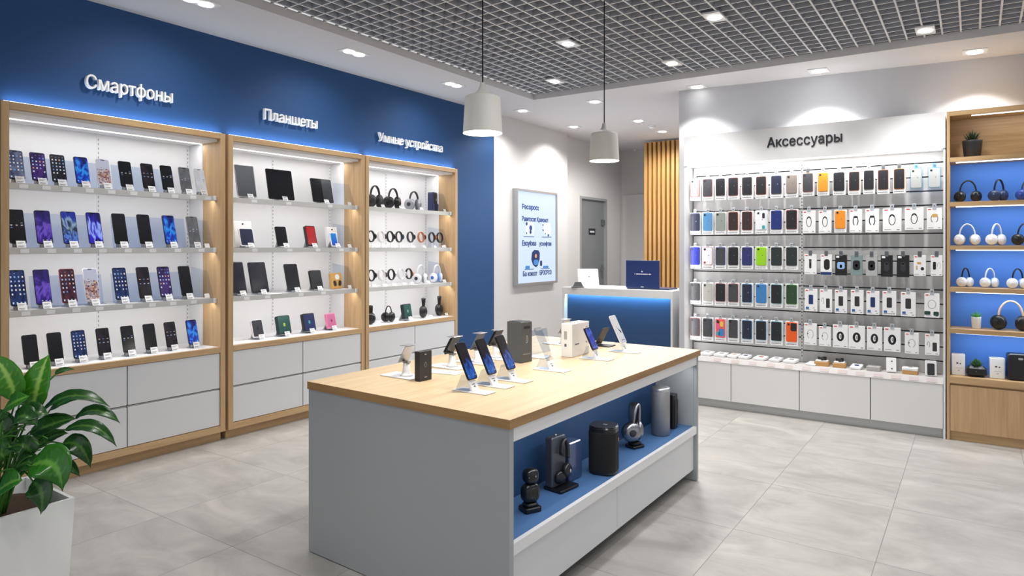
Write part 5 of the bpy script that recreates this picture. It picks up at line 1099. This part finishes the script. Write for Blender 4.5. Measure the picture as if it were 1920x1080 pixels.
part('cabinet', t, BLACK, lambda b: b.prism(0.155, 0.20, 0.11, 0.02, 0, T3(0, 0.1, -0.07), 4, 0.006))
part('grille', t, mat('speaker_mesh', (26, 27, 31), 0.8, bump=0.8, bscale=900), lambda b: b.prism(0.14, 0.185, 0.002, 0.016, 0, T3(0, 0.1, 0.0402), 4))
part('emblem', t, SILV, lambda b: b.prism(0.03, 0.016, 0.0008, 0.007, 0, T3(0, 0.165, 0.0423)))

# ================================================================== ON THE ISLAND
IZ = IT + 0.0008
def front_stand(px, py, label_s, phone, yaw=0.0):
    p = on_z(px, py, IZ)
    Mw = stand_at(FACE_E, p, yaw)
    t = thing('phone_stand', label_s, 'phone stand', Mw, 'white stands along the island edge')
    part('base', t, WHITE, lambda b: b.cbox(-0.040, 0, -0.10, 0.040, 0.004, 0.095, 0.001), key='is')
    part('wedge', t, ACRY, lambda b: b.hexa([(-0.03,0.0045,-0.085),(0.03,0.0045,-0.085),(0.03,0.0045,-0.012),(-0.03,0.0045,-0.012),(-0.03,0.075,-0.052),(0.03,0.075,-0.052),(0.03,0.075,-0.046),(-0.03,0.075,-0.046)]), key='is')
    c = part('price_card', t, PAPER, lambda b: b.cbox(-0.026, 0.0, -0.012, 0.026, 0.05, 0.0, 0.0015), key='is', M=T3(0.006, 0.0047, 0.008) @ RX(-0.48))
    part('lettering', c, PRINT, lambda b: (b.box(-0.014, 0.03, 0.0002, 0.008, 0.033, 0.0008), b.prism(0.012, 0.008, 0.0006, 0.003, 0, T3(0.0, 0.02, 0.0002))), key='is')
    if phone:
        lab, w, h, body, scr, kind = phone
        q = Mw @ T3(0.004, 0.050, -0.015) @ RX(-0.46)
        ph = thing('smartphone', lab, 'smartphone', q, 'smartphones on the island')
        if kind == 'clear':
            part('shell', ph, ACRY, lambda b: b.prism(w, h, 0.004, 0.008, 0, T3(0, h/2, 0), 4, 0.001))
            part('clip', ph, SILV, lambda b: (b.prism(w*0.8, 0.012, 0.004, 0.003, 0, T3(0, h*0.94, 0.0045))))
            part('lettering', ph, PRINT, lambda b: b.prism(w*0.3, 0.004, 0.0006, 0.001, 0, T3(0.006, h*0.12, 0.0042)))
        else:
            slab_device(ph, w, h, 0.010, body, scr, 0.012, 0.003, kind != 'white')
            if kind == 'white':
                part('graphic', ph, CHAR, lambda b: b.sweep([(-0.012, h*0.62, 0.0112), (-0.006, h*0.52, 0.0112), (0.006, h*0.45, 0.0112), (0.012, h*0.42, 0.0112)], [0.0015,0.0022,0.005,0.005], 0.0005, 6))
                part('graphic', ph, CHAR, lambda b: b.prism(0.014, 0.022, 0.0006, 0.006, 0, T3(0.012, h*0.42, 0.0107) @ RZ(0.6)))
                part('lettering', ph, INK, lambda b: b.prism(w*0.5, 0.004, 0.0006, 0.001, 0, T3(0, h*0.12, 0.0107)))
S_I1 = screen_mat('island_screen_night', (10, 14, 40), 'icons', ((16, 50, 150),), 0.8, 11.0)
def aurora(name, seed):
    m = screen_mat(name, (12, 14, 22), 'dots', ((18, 60, 160),), 0.9, seed); return m
S_A = screen_mat('island_screen_aurora', (8, 10, 20), 'wave', ((12, 40, 120), (24, 110, 210), (14, 40, 120), (10, 12, 24), (10, 10, 16)), 0.85, 7.7)
S_W = screen_mat('island_screen_white', (226, 228, 236), 'plain', ((236, 236, 240),), 0.75)
S_BL = screen_mat('island_screen_blue', (14, 26, 110), 'wave', ((10, 20, 90), (40, 70, 200), (16, 30, 120), (60, 100, 220), (12, 22, 100)), 0.9, 12.4)
front_stand(889, 734, 'white phone stand at the near end of the front row on the island', ('black smartphone with aurora wallpaper at near end of the island row', 0.07, 0.182, BODYB, S_A, ''))
front_stand(926, 723, 'white phone stand, second from near end of the island row', ('black smartphone with aurora wallpaper, second from near end of island row', 0.07, 0.182, BODYB, S_A, ''))
front_stand(962, 713, 'white phone stand, third from near end of the island row', ('black smartphone with aurora wallpaper, third, beside the dark tall box', 0.07, 0.182, BODYB, S_A, ''))
front_stand(1035, 694, 'white stand holding the clear dummy, between dark and white boxes', ('clear dummy phone shell on stand between dark and white boxes', 0.075, 0.19, BODYW, S_W, 'clear'))
front_stand(1119, 673, 'white stand in front of the white box on the island', ('small smartphone with deep blue screen before the white box', 0.07, 0.142, BODYB, S_BL, ''))
front_stand(1172, 660, 'white stand at the counter end of the island row', ('white smartphone with white screen at the counter end of island', 0.082, 0.19, BODYW, S_W, 'white'))
def tall_box(corner, sx, sy, h, m, label, name, yaw=0.0, cat='box'):
    """box whose near right-hand bottom corner stands at corner; sx towards -X, sy towards +Y"""
    t = thing(name, label, cat, T3(corner[0], corner[1], IZ) @ RZ(yaw))
    part('carton', t, m, lambda b: b.cbox(-sx, 0, 0, 0, sy, h, 0.002))
    return t
c = on_z(976.5, 681.5, IZ)
t = tall_box(c, 0.105, 0.10, 0.232, mat('box_dark_grey', (84, 87, 88), 0.45), 'tall dark grey box standing in the middle of the island', 'product_box', -0.12)
LG = mat('pale_print', (176, 178, 180), 0.5)
part('lid', t, CHAR, lambda b: b.cbox(-0.098, 0.007, 0.2325, -0.007, 0.093, 0.235, 0.001))
FE = T3(0.0003, 0, 0) @ FACE_E
def emb(t, y, z, u):
    part('emblem', t, LG, lambda b: b.sweep([(y+u*0.55*math.cos(a), z+u*math.sin(a), 0.0) for a in [-1.9+3.9*i/16 for i in range(17)]], u*0.09, 0.0006, 6, 0, FE))
    part('emblem', t, LG, lambda b: b.sweep([(y-u*0.1, z-u*0.7, 0.0), (y-u*0.1, z+u*0.75, 0.0)], u*0.08, 0.0006, 6, 0, FE))
emb(t, 0.05, 0.132, 0.020)
part('lettering', t, LG, lambda b: [b.box(0.02+i*0.011, 0.046, 0, 0.02+i*0.011+0.007, 0.050, 0.0006, 0, FE) for i in range(6)])
part('label', t, mat('box_ink', (40, 42, 44), 0.4), lambda b: (b.box(0.028, 0.192, 0, 0.082, 0.208, 0.0006, 0, FE)))
c = on_z(787, 716, IZ)
t = tall_box(c, 0.036, 0.085, 0.146, mat('box_black', (46, 46, 48), 0.4), 'small upright black box near the cabinet side of the island', 'product_box', -0.04)
part('lettering', t, LG, lambda b: (b.box(0.034, 0.128, 0, 0.046, 0.133, 0.0006, 0, FE), b.box(0.034, 0.016, 0, 0.05, 0.02, 0.0006, 0, FE)))
part('emblem', t, LG, lambda b: b.sweep([(0.041+0.006*math.cos(a), 0.078+0.013*math.sin(a), 0.0) for a in [-1.2+5.2*i/18 for i in range(19)]], 0.001, 0.0006, 6, 0, FE))
t = tall_box((-1.985, 3.515), 0.075, 0.215, 0.200, WPACK, 'large white box behind the blue screened phone on the island', 'product_box', 0.0)
part('lid', t, CLGR, lambda b: b.cbox(-0.066, 0.06, 0.2004, -0.012, 0.15, 0.203, 0.002))
part('lettering', t, PRINT, lambda b: [b.box(0.035+i*0.009, 0.07, 0, 0.035+i*0.009+0.006, 0.078, 0.0006, 0, FE) for i in range(6)])
for y, z, u in ((0.185, 0.165, 0.006), (0.192, 0.13, 0.005), (0.195, 0.1, 0.007), (0.18, 0.075, 0.005)): part('emblem', t, PRINT, lambda b: b.prism(u*2, u*2.4, 0.0008, u*0.7, 0, FE @ T3(y, z, 0)))
part('emblem', t, PRINT, lambda b: b.prism(0.014, 0.018, 0.0008, 0.004, 0, T3(-0.045, -0.0003, 0.07) @ RX(PI/2)))
part('emblem', t, CLGR, lambda b: b.prism(0.02, 0.05, 0.0008, 0.004, 0, T3(-0.045, -0.0003, 0.13) @ RX(PI/2)))
# stands along the far edge, facing the cabinets
def back_stand(x, y, label, plate=SILV, phone=None, lean=0.55, plate_h=0.11, sc=1.0):
    Mw = stand_at(FACE_W, (x, y, IZ))
    t = thing('device_stand', label, 'stand', Mw, 'stands along the cabinet side of the island')
    part('base', t, WHITE, lambda b: b.cbox(-0.06, 0, -0.115, 0.06, 0.005, 0.10, 0.0015), key='bs')
    part('post', t, WHITE, lambda b: b.lathe([(0.034,0.0055),(0.026,0.012),(0.019,0.03),(0.017,0.07)], 20, 0, T3(0, 0, -0.03) @ RX(-PI/2)), key='bs')
    part('bracket', t, STEEL, lambda b: b.cbox(-0.012, 0.0705, -0.05, 0.012, 0.082, -0.012, 0.002), key='bs')
    h = plate_h
    part('holder_plate', t, plate, lambda b: b.prism(0.075, h, 0.004, 0.004, 0, T3(0, h/2, 0), 3, 0.001), key='bs%.2f' % h, M=T3(0, 0.072, -0.006) @ RX(-lean))
    part('shade_lip', t, SILV, lambda b: b.cbox(-0.038, 0, -0.012, 0.038, 0.003, 0.040, 0.001), key='bs', M=T3(0, 0.072+h*math.cos(lean)+0.004, -0.006-h*math.sin(lean)))
    if phone:
        ph = thing('smartphone', phone, 'smartphone', Mw @ T3(0, 0.0745, -0.0025) @ RX(-lean) @ T3(0, 0.0, 0.0042), 'smartphones facing the cabinets')
        slab_device(ph, 0.07, 0.10, 0.009, BODYB, S_OFF, 0.01, 0.003, False)
back_stand(-2.42, 2.52, 'white stand with steel plate next to the small black box', plate_h=0.10)
back_stand(-2.40, 2.86, 'white stand with black plate behind the first island phone', BLACK, 'dark phone facing the cabinets behind the first island phone')
back_stand(-2.38, 3.06, 'white stand with steel plate behind the second island phone', GREYD)
back_stand(-2.38, 3.24, 'white stand with dark plate behind the third island phone', CHAR, 'dark phone facing the cabinets behind the third island phone')
back_stand(-2.42, 3.50, 'white stand with dark plate behind the tall grey box', BLACK, 'dark phone facing the cabinets behind the tall grey box')
back_stand(-2.34, 3.97, 'white stand with steel plate behind the white box', SILV)
p = on_z(1140, 650, IZ)
t = thing('device_stand', 'dark wedge stand behind the white phone at the counter end', 'stand', stand_at(FACE_W, (-2.06, 4.06, IZ)))
part('base', t, CHAR, lambda b: b.cbox(-0.05, 0, -0.075, 0.05, 0.006, 0.05, 0.002))
part('holder_plate', t, CHAR, lambda b: b.prism(0.10, 0.13, 0.006, 0.006, 0, T3(0, 0.065, 0), 3, 0.002), M=T3(0, 0.007, 0.03) @ RX(-0.5))
for i, (x, y, r) in enumerate(((-2.31, 2.72, 0.2), (-2.2, 3.42, 0.1))):
    t = thing('leaflet', ['white leaflet lying between black box and first phone', 'white leaflets behind the clear dummy phone on island'][i], 'leaflet', T3(x, y, IZ) @ RZ(r), 'white leaflets on the island')
    part('sheet', t, PAPER, lambda b: b.box(-0.1, -0.05, 0, 0.1, 0.05, 0.003), key='lf')
t = thing('acrylic_guard', 'clear acrylic sheet upright behind the clear dummy phone on island', 'acrylic sheet', stand_at(FACE_E, (-2.22, 3.52, IZ), 0, 0.2))
part('sheet', t, ACRY, lambda b: b.box(-0.13, 0.001, 0, 0.13, 0.15, 0.003))

# ---- in the niche
NZ = 0.3518
GUNM = mat('gunmetal', (62, 64, 68), 0.3, 0.6); BSAT = mat('black_satin', (22, 22, 25), 0.28)
def niche(px, py): p = on_z(px, py, NZ); return p
p = niche(994, 957)
t = thing('camera_gadget', 'small black two lobed camera on a square foot in the niche', 'camera', stand_at(FACE_E, p, -0.45))
part('foot', t, BSAT, lambda b: (b.prism(0.085, 0.07, 0.022, 0.012, 0, T3(0, 0, 0) @ RX(-PI/2), 3, 0.004)))
part('foot', t, BSAT, lambda b: b.prism(0.06, 0.05, 0.014, 0.012, 0, T3(0, 0.0225, 0) @ RX(-PI/2), 3, 0.004))
part('body', t, BSAT, lambda b: b.ell((0,0.079,0), 0.043, 0.043, 0.030, 0, None, 28, 16, 0.72))
bd = part('head', t, BSAT, lambda b: b.ell((0.002,0.152,0.0), 0.035, 0.033, 0.03, 0, None, 28, 16, 0.72))
part('lens', bd, SILV, lambda b: b.lathe([(0.0035,0),(0.0035,0.002)], 16, 0, T3(0.010, 0.155, 0.0295)))
part('lens', bd, SILV, lambda b: b.lathe([(0.002,0),(0.002,0.002)], 12, 0, T3(-0.02, 0.153, 0.0255)))
part('dial', t, GUNM, lambda b: b.sweep([(0.018*math.cos(a)+0.004, 0.079+0.026*math.sin(a), 0.0295-0.002*abs(math.sin(a))) for a in [2*PI*i/28 for i in range(28)]], 0.0014, 0.0014, 6, 0, None, (0,0,1), True))
p = niche(1052, 917)
Mb = stand_at(FACE_E, p, -0.12)
t = thing('headphone_display', 'charcoal display block with dark headphones mounted on it in the niche', 'headphone display', Mb)
part('foot', t, BSAT, lambda b: b.prism(0.145, 0.11, 0.014, 0.01, 0, T3(0.015, 0, -0.01) @ RX(-PI/2), 3, 0.003))
part('block', t, mat('slate_plastic', (66, 70, 78), 0.35, 0.2), lambda b: b.prism(0.108, 0.236, 0.042, 0.010, 0, T3(-0.006, 0.133, -0.05), 4, 0.004))
part('knob', t, SILV, lambda b: b.lathe([(0.006,0),(0.006,0.004),(0.004,0.006)], 16, 0, T3(-0.005, 0.2515, -0.03) @ RX(-PI/2)))
part('headband', t, GUNM, lambda b: b.sweep([(0.016+0.026*math.cos(a), 0.165+0.07*math.sin(a), 0.008) for a in [-0.35+PI*1.1*i/16 for i in range(17)]], 0.007, 0.012, 10, 0, None, (0,0,1)))
part('ear_cup', t, BSAT, lambda b: b.lathe([(0.02,-0.012),(0.033,-0.006),(0.034,0.012),(0.026,0.022),(0.006,0.025)], 24, 0, T3(0.028, 0.085, 0.006) @ RY(0.25)))
part('ear_cup', t, BSAT, lambda b: b.lathe([(0.02,-0.012),(0.03,-0.006),(0.03,0.010),(0.022,0.018),(0.006,0.02)], 24, 0, T3(-0.012, 0.06, 0.0) @ RY(-0.4)))
part('cup_plate', t, SILV, lambda b: b.lathe([(0.010,0.0255),(0.008,0.028),(0.002,0.0285)], 20, 0, T3(0.028, 0.085, 0.006) @ RY(0.25)))
t = thing('headphone_box', 'dark blue translucent box beside the charcoal headphone display', 'box', stand_at(FACE_E, (p.x-0.035, p.y+0.155, NZ), -0.1))
part('carton', t, mat('dusk_blue_box', (52, 70, 108), 0.2, 0.0, coat=0.5), lambda b: b.prism(0.115, 0.19, 0.07, 0.014, 0, T3(0, 0.095, -0.04), 4, 0.005))
p = niche(1132, 884)
t = thing('speaker', 'squarish black rounded speaker in the middle of the island niche', 'speaker', T3(p.x, p.y, NZ) @ RZ(0.2))
part('cabinet', t, BSAT, lambda b: b.prism(0.142, 0.142, 0.238, 0.052, 0, T3(0, 0, 0), 8, 0.006))
part('grille', t, mat('fabric_mesh_black', (16, 16, 18), 0.85, bump=0.8, bscale=1200), lambda b: b.prism(0.1445, 0.1445, 0.20, 0.053, 0, T3(0, 0, 0.014), 8, 0.002))
part('top_plate', t, GUNM, lambda b: b.prism(0.136, 0.136, 0.004, 0.05, 0, T3(0, 0, 0.2383), 8, 0.0015))
part('emblem', t, SILV, lambda b: b.prism(0.022, 0.016, 0.001, 0.003, 0, T3(0.008, 0, 0.2424)))
part('emblem', t, TANS, lambda b: b.prism(0.016, 0.02, 0.0012, 0.007, 0, T3(0.0725, 0.018, 0.168) @ FACE_E))
p = niche(1190, 838)
Mh = stand_at(FACE_E, p, -0.35)
t = thing('headphone_stand', 'black stepped foot under the silver headphones in the niche', 'stand', Mh)
part('foot', t, BSAT, lambda b: b.prism(0.09, 0.08, 0.016, 0.012, 0, RX(-PI/2), 3, 0.004))
part('step', t, BSAT, lambda b: b.prism(0.066, 0.056, 0.016, 0.012, 0, T3(0, 0.0165, 0) @ RX(-PI/2), 3, 0.004))
headphones(stand_at(FACE_E, (p.x, p.y, NZ+0.034), -0.1), 0.124, 0.222, STEEL, STEEL, 'silver headphones on a black foot before the tall silver speaker', cy=0.75, trim=GUNM, group=None, rf=0.26, bf=1.7)
p = niche(1238.5, 814)
t = thing('speaker', 'tall silver cylinder speaker at the far end of the niche', 'speaker', Matrix.Translation(p))
part('cabinet', t, mat('silver_mesh', (158, 158, 160), 0.4, 0.6, bump=0.5, bscale=1500), lambda b: b.lathe([(0.052,0),(0.0565,0.003),(0.0565,0.268),(0.0565,0.27)], 40))
part('top_cap', t, SILV, lambda b: b.lathe([(0.0565,0.2702),(0.0575,0.274),(0.0575,0.286),(0.053,0.291),(0.01,0.292)], 40))
part('button', t, CHAR, lambda b: b.prism(0.008, 0.018, 0.002, 0.003, 0, T3(0.0400, 0.0400, 0.2) @ RZ(PI/4) @ FACE_E))
t = thing('speaker', 'slim black tower speaker behind the silver cylinder in niche', 'speaker', T3(-1.60, 4.105, NZ))
part('cabinet', t, BSAT, lambda b: b.prism(0.075, 0.07, 0.215, 0.014, 0, None, 4, 0.003))
part('grille', t, BLACK, lambda b: b.prism(0.06, 0.16, 0.0015, 0.006, 0, T3(0.0378, 0, 0.1) @ FACE_E))
part('indicator', t, SILV, lambda b: b.lathe([(0.002,0),(0.002,0.001)], 12, 0, T3(0.0393, 0.016, 0.1) @ FACE_E))

# ================================================================== PLANT IN THE FOREGROUND PLANTER
pc = on_z(141, 933, 0.52); PX1, PY1, PW = pc.x, pc.y, 0.44
pl = thing('planter', 'white square tapered planter on the floor holding a leafy green plant', 'planter', T3(PX1-PW/2, PY1-PW/2, 0))
def planter(b):
    def sq(r, z): return [(-r,-r,z),(r,-r,z),(r,r,z),(-r,r,z)]
    vs = sq(0.195, 0.0) + sq(0.22, 0.52) + sq(0.206, 0.52) + sq(0.204, 0.45); fs = [(3,2,1,0)]
    for a in (0, 4, 8):
        for i in range(4): j = (i+1) % 4; fs.append((a+i, a+j, a+4+j, a+4+i))
    b.add(vs, fs + [(12,13,14,15)])
part('pot', pl, mat('planter_white', (244, 244, 243), 0.5), planter)
part('soil', pl, SOIL, lambda b: b.ell((0,0,0.455), 0.2, 0.2, 0.022, 0, None, 24, 8, 0.35))
PCX, PCY = PX1-PW/2, PY1-PW/2
def leaf_mat(name, dark, light):
    m = bpy.data.materials.new(name); m.use_nodes = True; n = m.node_tree.nodes; l = m.node_tree.links; p = n['Principled BSDF']
    p.inputs['Roughness'].default_value = 0.3; p.inputs['Subsurface Weight'].default_value = 0.0
    at = n.new('ShaderNodeAttribute'); at.attribute_name = 'vein'
    cr = n.new('ShaderNodeValToRGB'); e = cr.color_ramp.elements; e[0].color = (*lin(dark), 1); e[1].color = (*lin(light), 1); e[0].position = 0.35; e[1].position = 0.95
    nz = n.new('ShaderNodeTexNoise'); nz.inputs['Scale'].default_value = 30
    mm = n.new('ShaderNodeMath'); mm.operation = 'MULTIPLY_ADD'; mm.inputs[1].default_value = 0.35
    l.new(nz.outputs['Fac'], mm.inputs[0]); l.new(at.outputs['Fac'], mm.inputs[2]); l.new(mm.outputs[0], cr.inputs[0]); l.new(cr.outputs[0], p.inputs['Base Color']); MATS[name] = m; return m
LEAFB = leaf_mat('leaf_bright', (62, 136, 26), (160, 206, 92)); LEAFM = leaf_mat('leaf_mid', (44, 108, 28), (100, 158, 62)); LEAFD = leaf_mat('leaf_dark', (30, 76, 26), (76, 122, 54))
STALK = mat('leaf_stalk', (62, 118, 40), 0.45)
def leaf(t, A, Mid, Bt, hw, m, face, cup=0.25):
    """blade from A over Mid to the tip Bt, half width hw, upper side towards face"""
    A, Mid, Bt = Vector(A), Vector(Mid), Vector(Bt); N, K = 22, 9
    ctrl = 2*Mid - 0.5*(A+Bt)
    cen = [(1-u)**2*A + 2*u*(1-u)*ctrl + u*u*Bt for u in [i/N for i in range(N+1)]]
    vs = []; vein = []; fs = []
    for i, c in enumerate(cen):
        u = i/N; tg = (cen[min(i+1, N)]-cen[max(i-1, 0)]).normalized()
        nrm = Vector(face); nrm = (nrm - tg*nrm.dot(tg)).normalized(); wd = tg.cross(nrm)
        w = hw*(math.sin(PI*min(1, u**0.72))**0.8*(1-0.15*u) if 0 < u < 1 else 0.004)
        if u > 0.86: w *= (1-u)/0.14*0.75+0.25 if u < 1 else 0.02
        for j in range(K):
            s = (j-(K-1)/2)/((K-1)/2)
            rip = 0.05*hw*math.sin(u*34 - abs(s)*5)*abs(s)*(1-u)
            vs.append(c + wd*(w*s) + nrm*(cup*w*abs(s) + rip))
            k = 0.5+0.5*math.sin((u*15 - abs(s)*2.2)*2*PI*0.9); vein.append(max(1.0 if abs(s) < 0.05 else 0.0, 0.55*k**3*(1-abs(s)*0.6)))
    for i in range(N):
        for j in range(K-1): fs.append((i*K+j, i*K+j+1, (i+1)*K+j+1, (i+1)*K+j))
    b = MB(); b.add([t.matrix_world.inverted() @ v for v in vs], fs, 0, True)
    me = b.mesh('leaf', [m]); a = me.attributes.new('vein', 'FLOAT', 'POINT'); a.data.foreach_set('value', vein)
    o = bpy.data.objects.new('leaf', me); C.objects.link(o); o.parent = t
    sl = o.modifiers.new('thickness', 'SOLIDIFY'); sl.thickness = 0.0012
    return o
def stalk(par, inv, A, B, r=0.0042):
    A, B = Vector(A), Vector(B); m_ = (A+B)/2 + Vector((0,0,0.25*(B-A).xy.length)); ct = 2*m_ - 0.5*(A+B)
    pts = [(1-u)**2*A + 2*u*(1-u)*ct + u*u*B for u in [i/10 for i in range(11)]]
    part('stalk', par, STALK, lambda b: b.sweep([inv @ p for p in pts], [r*(1.3-0.6*i/10) for i in range(11)], [r*(1.3-0.6*i/10) for i in range(11)], 8))
plant = thing('peace_lily', 'lush green plant with glossy pointed leaves in the white planter', 'plant', T3(PCX, PCY, 0.478))
bpy.context.view_layer.update()
INV = plant.matrix_world.inverted()
def at(px, py, d=0.0):                                             # point on the plane through the plant's axis square to the line of sight, d nearer the camera
    dist = (SN*-PCX + CS*PCY) - d; r = ray(px, py); return Vector((0,0,EYE)) + Vector(r)*(dist/FPX)
VW = Vector((0.5673, -0.8235, 0.25))
LV = [ # start, middle, tip (line of sight), depth of each, half width, material, facing
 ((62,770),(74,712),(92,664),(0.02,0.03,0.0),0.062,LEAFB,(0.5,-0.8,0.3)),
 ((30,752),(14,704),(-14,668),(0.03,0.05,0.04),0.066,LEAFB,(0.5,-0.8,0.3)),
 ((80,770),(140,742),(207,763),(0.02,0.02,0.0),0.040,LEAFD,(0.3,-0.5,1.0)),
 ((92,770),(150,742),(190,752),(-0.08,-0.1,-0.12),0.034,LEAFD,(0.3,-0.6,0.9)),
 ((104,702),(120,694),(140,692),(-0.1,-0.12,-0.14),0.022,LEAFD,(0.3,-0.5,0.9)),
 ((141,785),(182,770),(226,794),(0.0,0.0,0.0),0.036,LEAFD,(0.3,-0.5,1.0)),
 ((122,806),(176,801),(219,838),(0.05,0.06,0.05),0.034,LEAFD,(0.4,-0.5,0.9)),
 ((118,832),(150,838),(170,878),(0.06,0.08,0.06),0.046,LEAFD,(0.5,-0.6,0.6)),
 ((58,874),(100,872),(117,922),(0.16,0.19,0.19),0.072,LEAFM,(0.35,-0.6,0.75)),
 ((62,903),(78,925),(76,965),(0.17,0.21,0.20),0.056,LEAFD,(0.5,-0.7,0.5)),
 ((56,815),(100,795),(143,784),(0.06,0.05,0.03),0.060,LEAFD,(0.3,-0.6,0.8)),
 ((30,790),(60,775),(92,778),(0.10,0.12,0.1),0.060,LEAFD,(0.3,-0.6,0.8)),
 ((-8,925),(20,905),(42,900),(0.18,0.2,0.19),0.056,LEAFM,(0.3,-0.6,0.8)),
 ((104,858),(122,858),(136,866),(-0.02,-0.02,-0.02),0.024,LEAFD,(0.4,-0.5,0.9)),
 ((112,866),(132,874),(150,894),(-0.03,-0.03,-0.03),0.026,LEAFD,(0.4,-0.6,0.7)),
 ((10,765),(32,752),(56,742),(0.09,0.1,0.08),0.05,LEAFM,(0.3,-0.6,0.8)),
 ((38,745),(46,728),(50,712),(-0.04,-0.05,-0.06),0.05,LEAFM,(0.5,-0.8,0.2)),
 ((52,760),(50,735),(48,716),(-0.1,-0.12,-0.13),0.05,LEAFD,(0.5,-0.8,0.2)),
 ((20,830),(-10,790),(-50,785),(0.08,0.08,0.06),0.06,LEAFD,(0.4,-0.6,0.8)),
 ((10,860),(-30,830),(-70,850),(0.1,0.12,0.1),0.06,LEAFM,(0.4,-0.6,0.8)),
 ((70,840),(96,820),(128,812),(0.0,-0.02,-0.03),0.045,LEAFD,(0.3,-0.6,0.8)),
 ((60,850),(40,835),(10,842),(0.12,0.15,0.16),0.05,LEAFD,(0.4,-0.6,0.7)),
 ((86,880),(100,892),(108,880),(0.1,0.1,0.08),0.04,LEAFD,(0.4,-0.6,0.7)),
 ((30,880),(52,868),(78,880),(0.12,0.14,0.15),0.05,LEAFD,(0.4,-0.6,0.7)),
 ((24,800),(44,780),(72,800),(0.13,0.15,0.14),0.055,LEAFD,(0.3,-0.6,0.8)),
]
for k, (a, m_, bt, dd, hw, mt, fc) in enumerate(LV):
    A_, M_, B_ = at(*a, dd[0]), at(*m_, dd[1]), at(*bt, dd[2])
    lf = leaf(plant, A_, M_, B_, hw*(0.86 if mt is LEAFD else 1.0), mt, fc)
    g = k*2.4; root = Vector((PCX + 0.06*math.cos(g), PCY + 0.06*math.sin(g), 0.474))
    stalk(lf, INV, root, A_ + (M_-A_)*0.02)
for k in range(26):
    g = k*2.1; root = Vector((PCX + 0.09*math.cos(g), PCY + 0.09*math.sin(g), 0.474)); px = 5 + (k*29) % 95
    stalk(plant, INV, root, at(px, 790 + (k*37) % 70, 0.20-0.035*(k % 7)), 0.0035)

# ================================================================== CAMERA, WORLD, VIEW
cam = bpy.data.cameras.new('camera'); co = bpy.data.objects.new('camera', cam); C.objects.link(co)
co.location = (0, 0, EYE); co.rotation_euler = (PI/2, 0, math.atan2(SN, CS)); cam.sensor_width = 36; cam.lens = 36*FPX/1920
cam.shift_y = -(540-HZ)/1920; cam.clip_start = 0.05
bpy.context.scene.camera = co
w = bpy.data.worlds.new('mall_light'); bpy.context.scene.world = w; w.use_nodes = True
w.node_tree.nodes['Background'].inputs[0].default_value = (0.93, 0.96, 1.0, 1); w.node_tree.nodes['Background'].inputs[1].default_value = 0.75
vs = bpy.context.scene.view_settings
vs.view_transform = 'Standard'; vs.look = 'None'; vs.exposure = 0.0; vs.gamma = 1.0; vs.use_curve_mapping = False
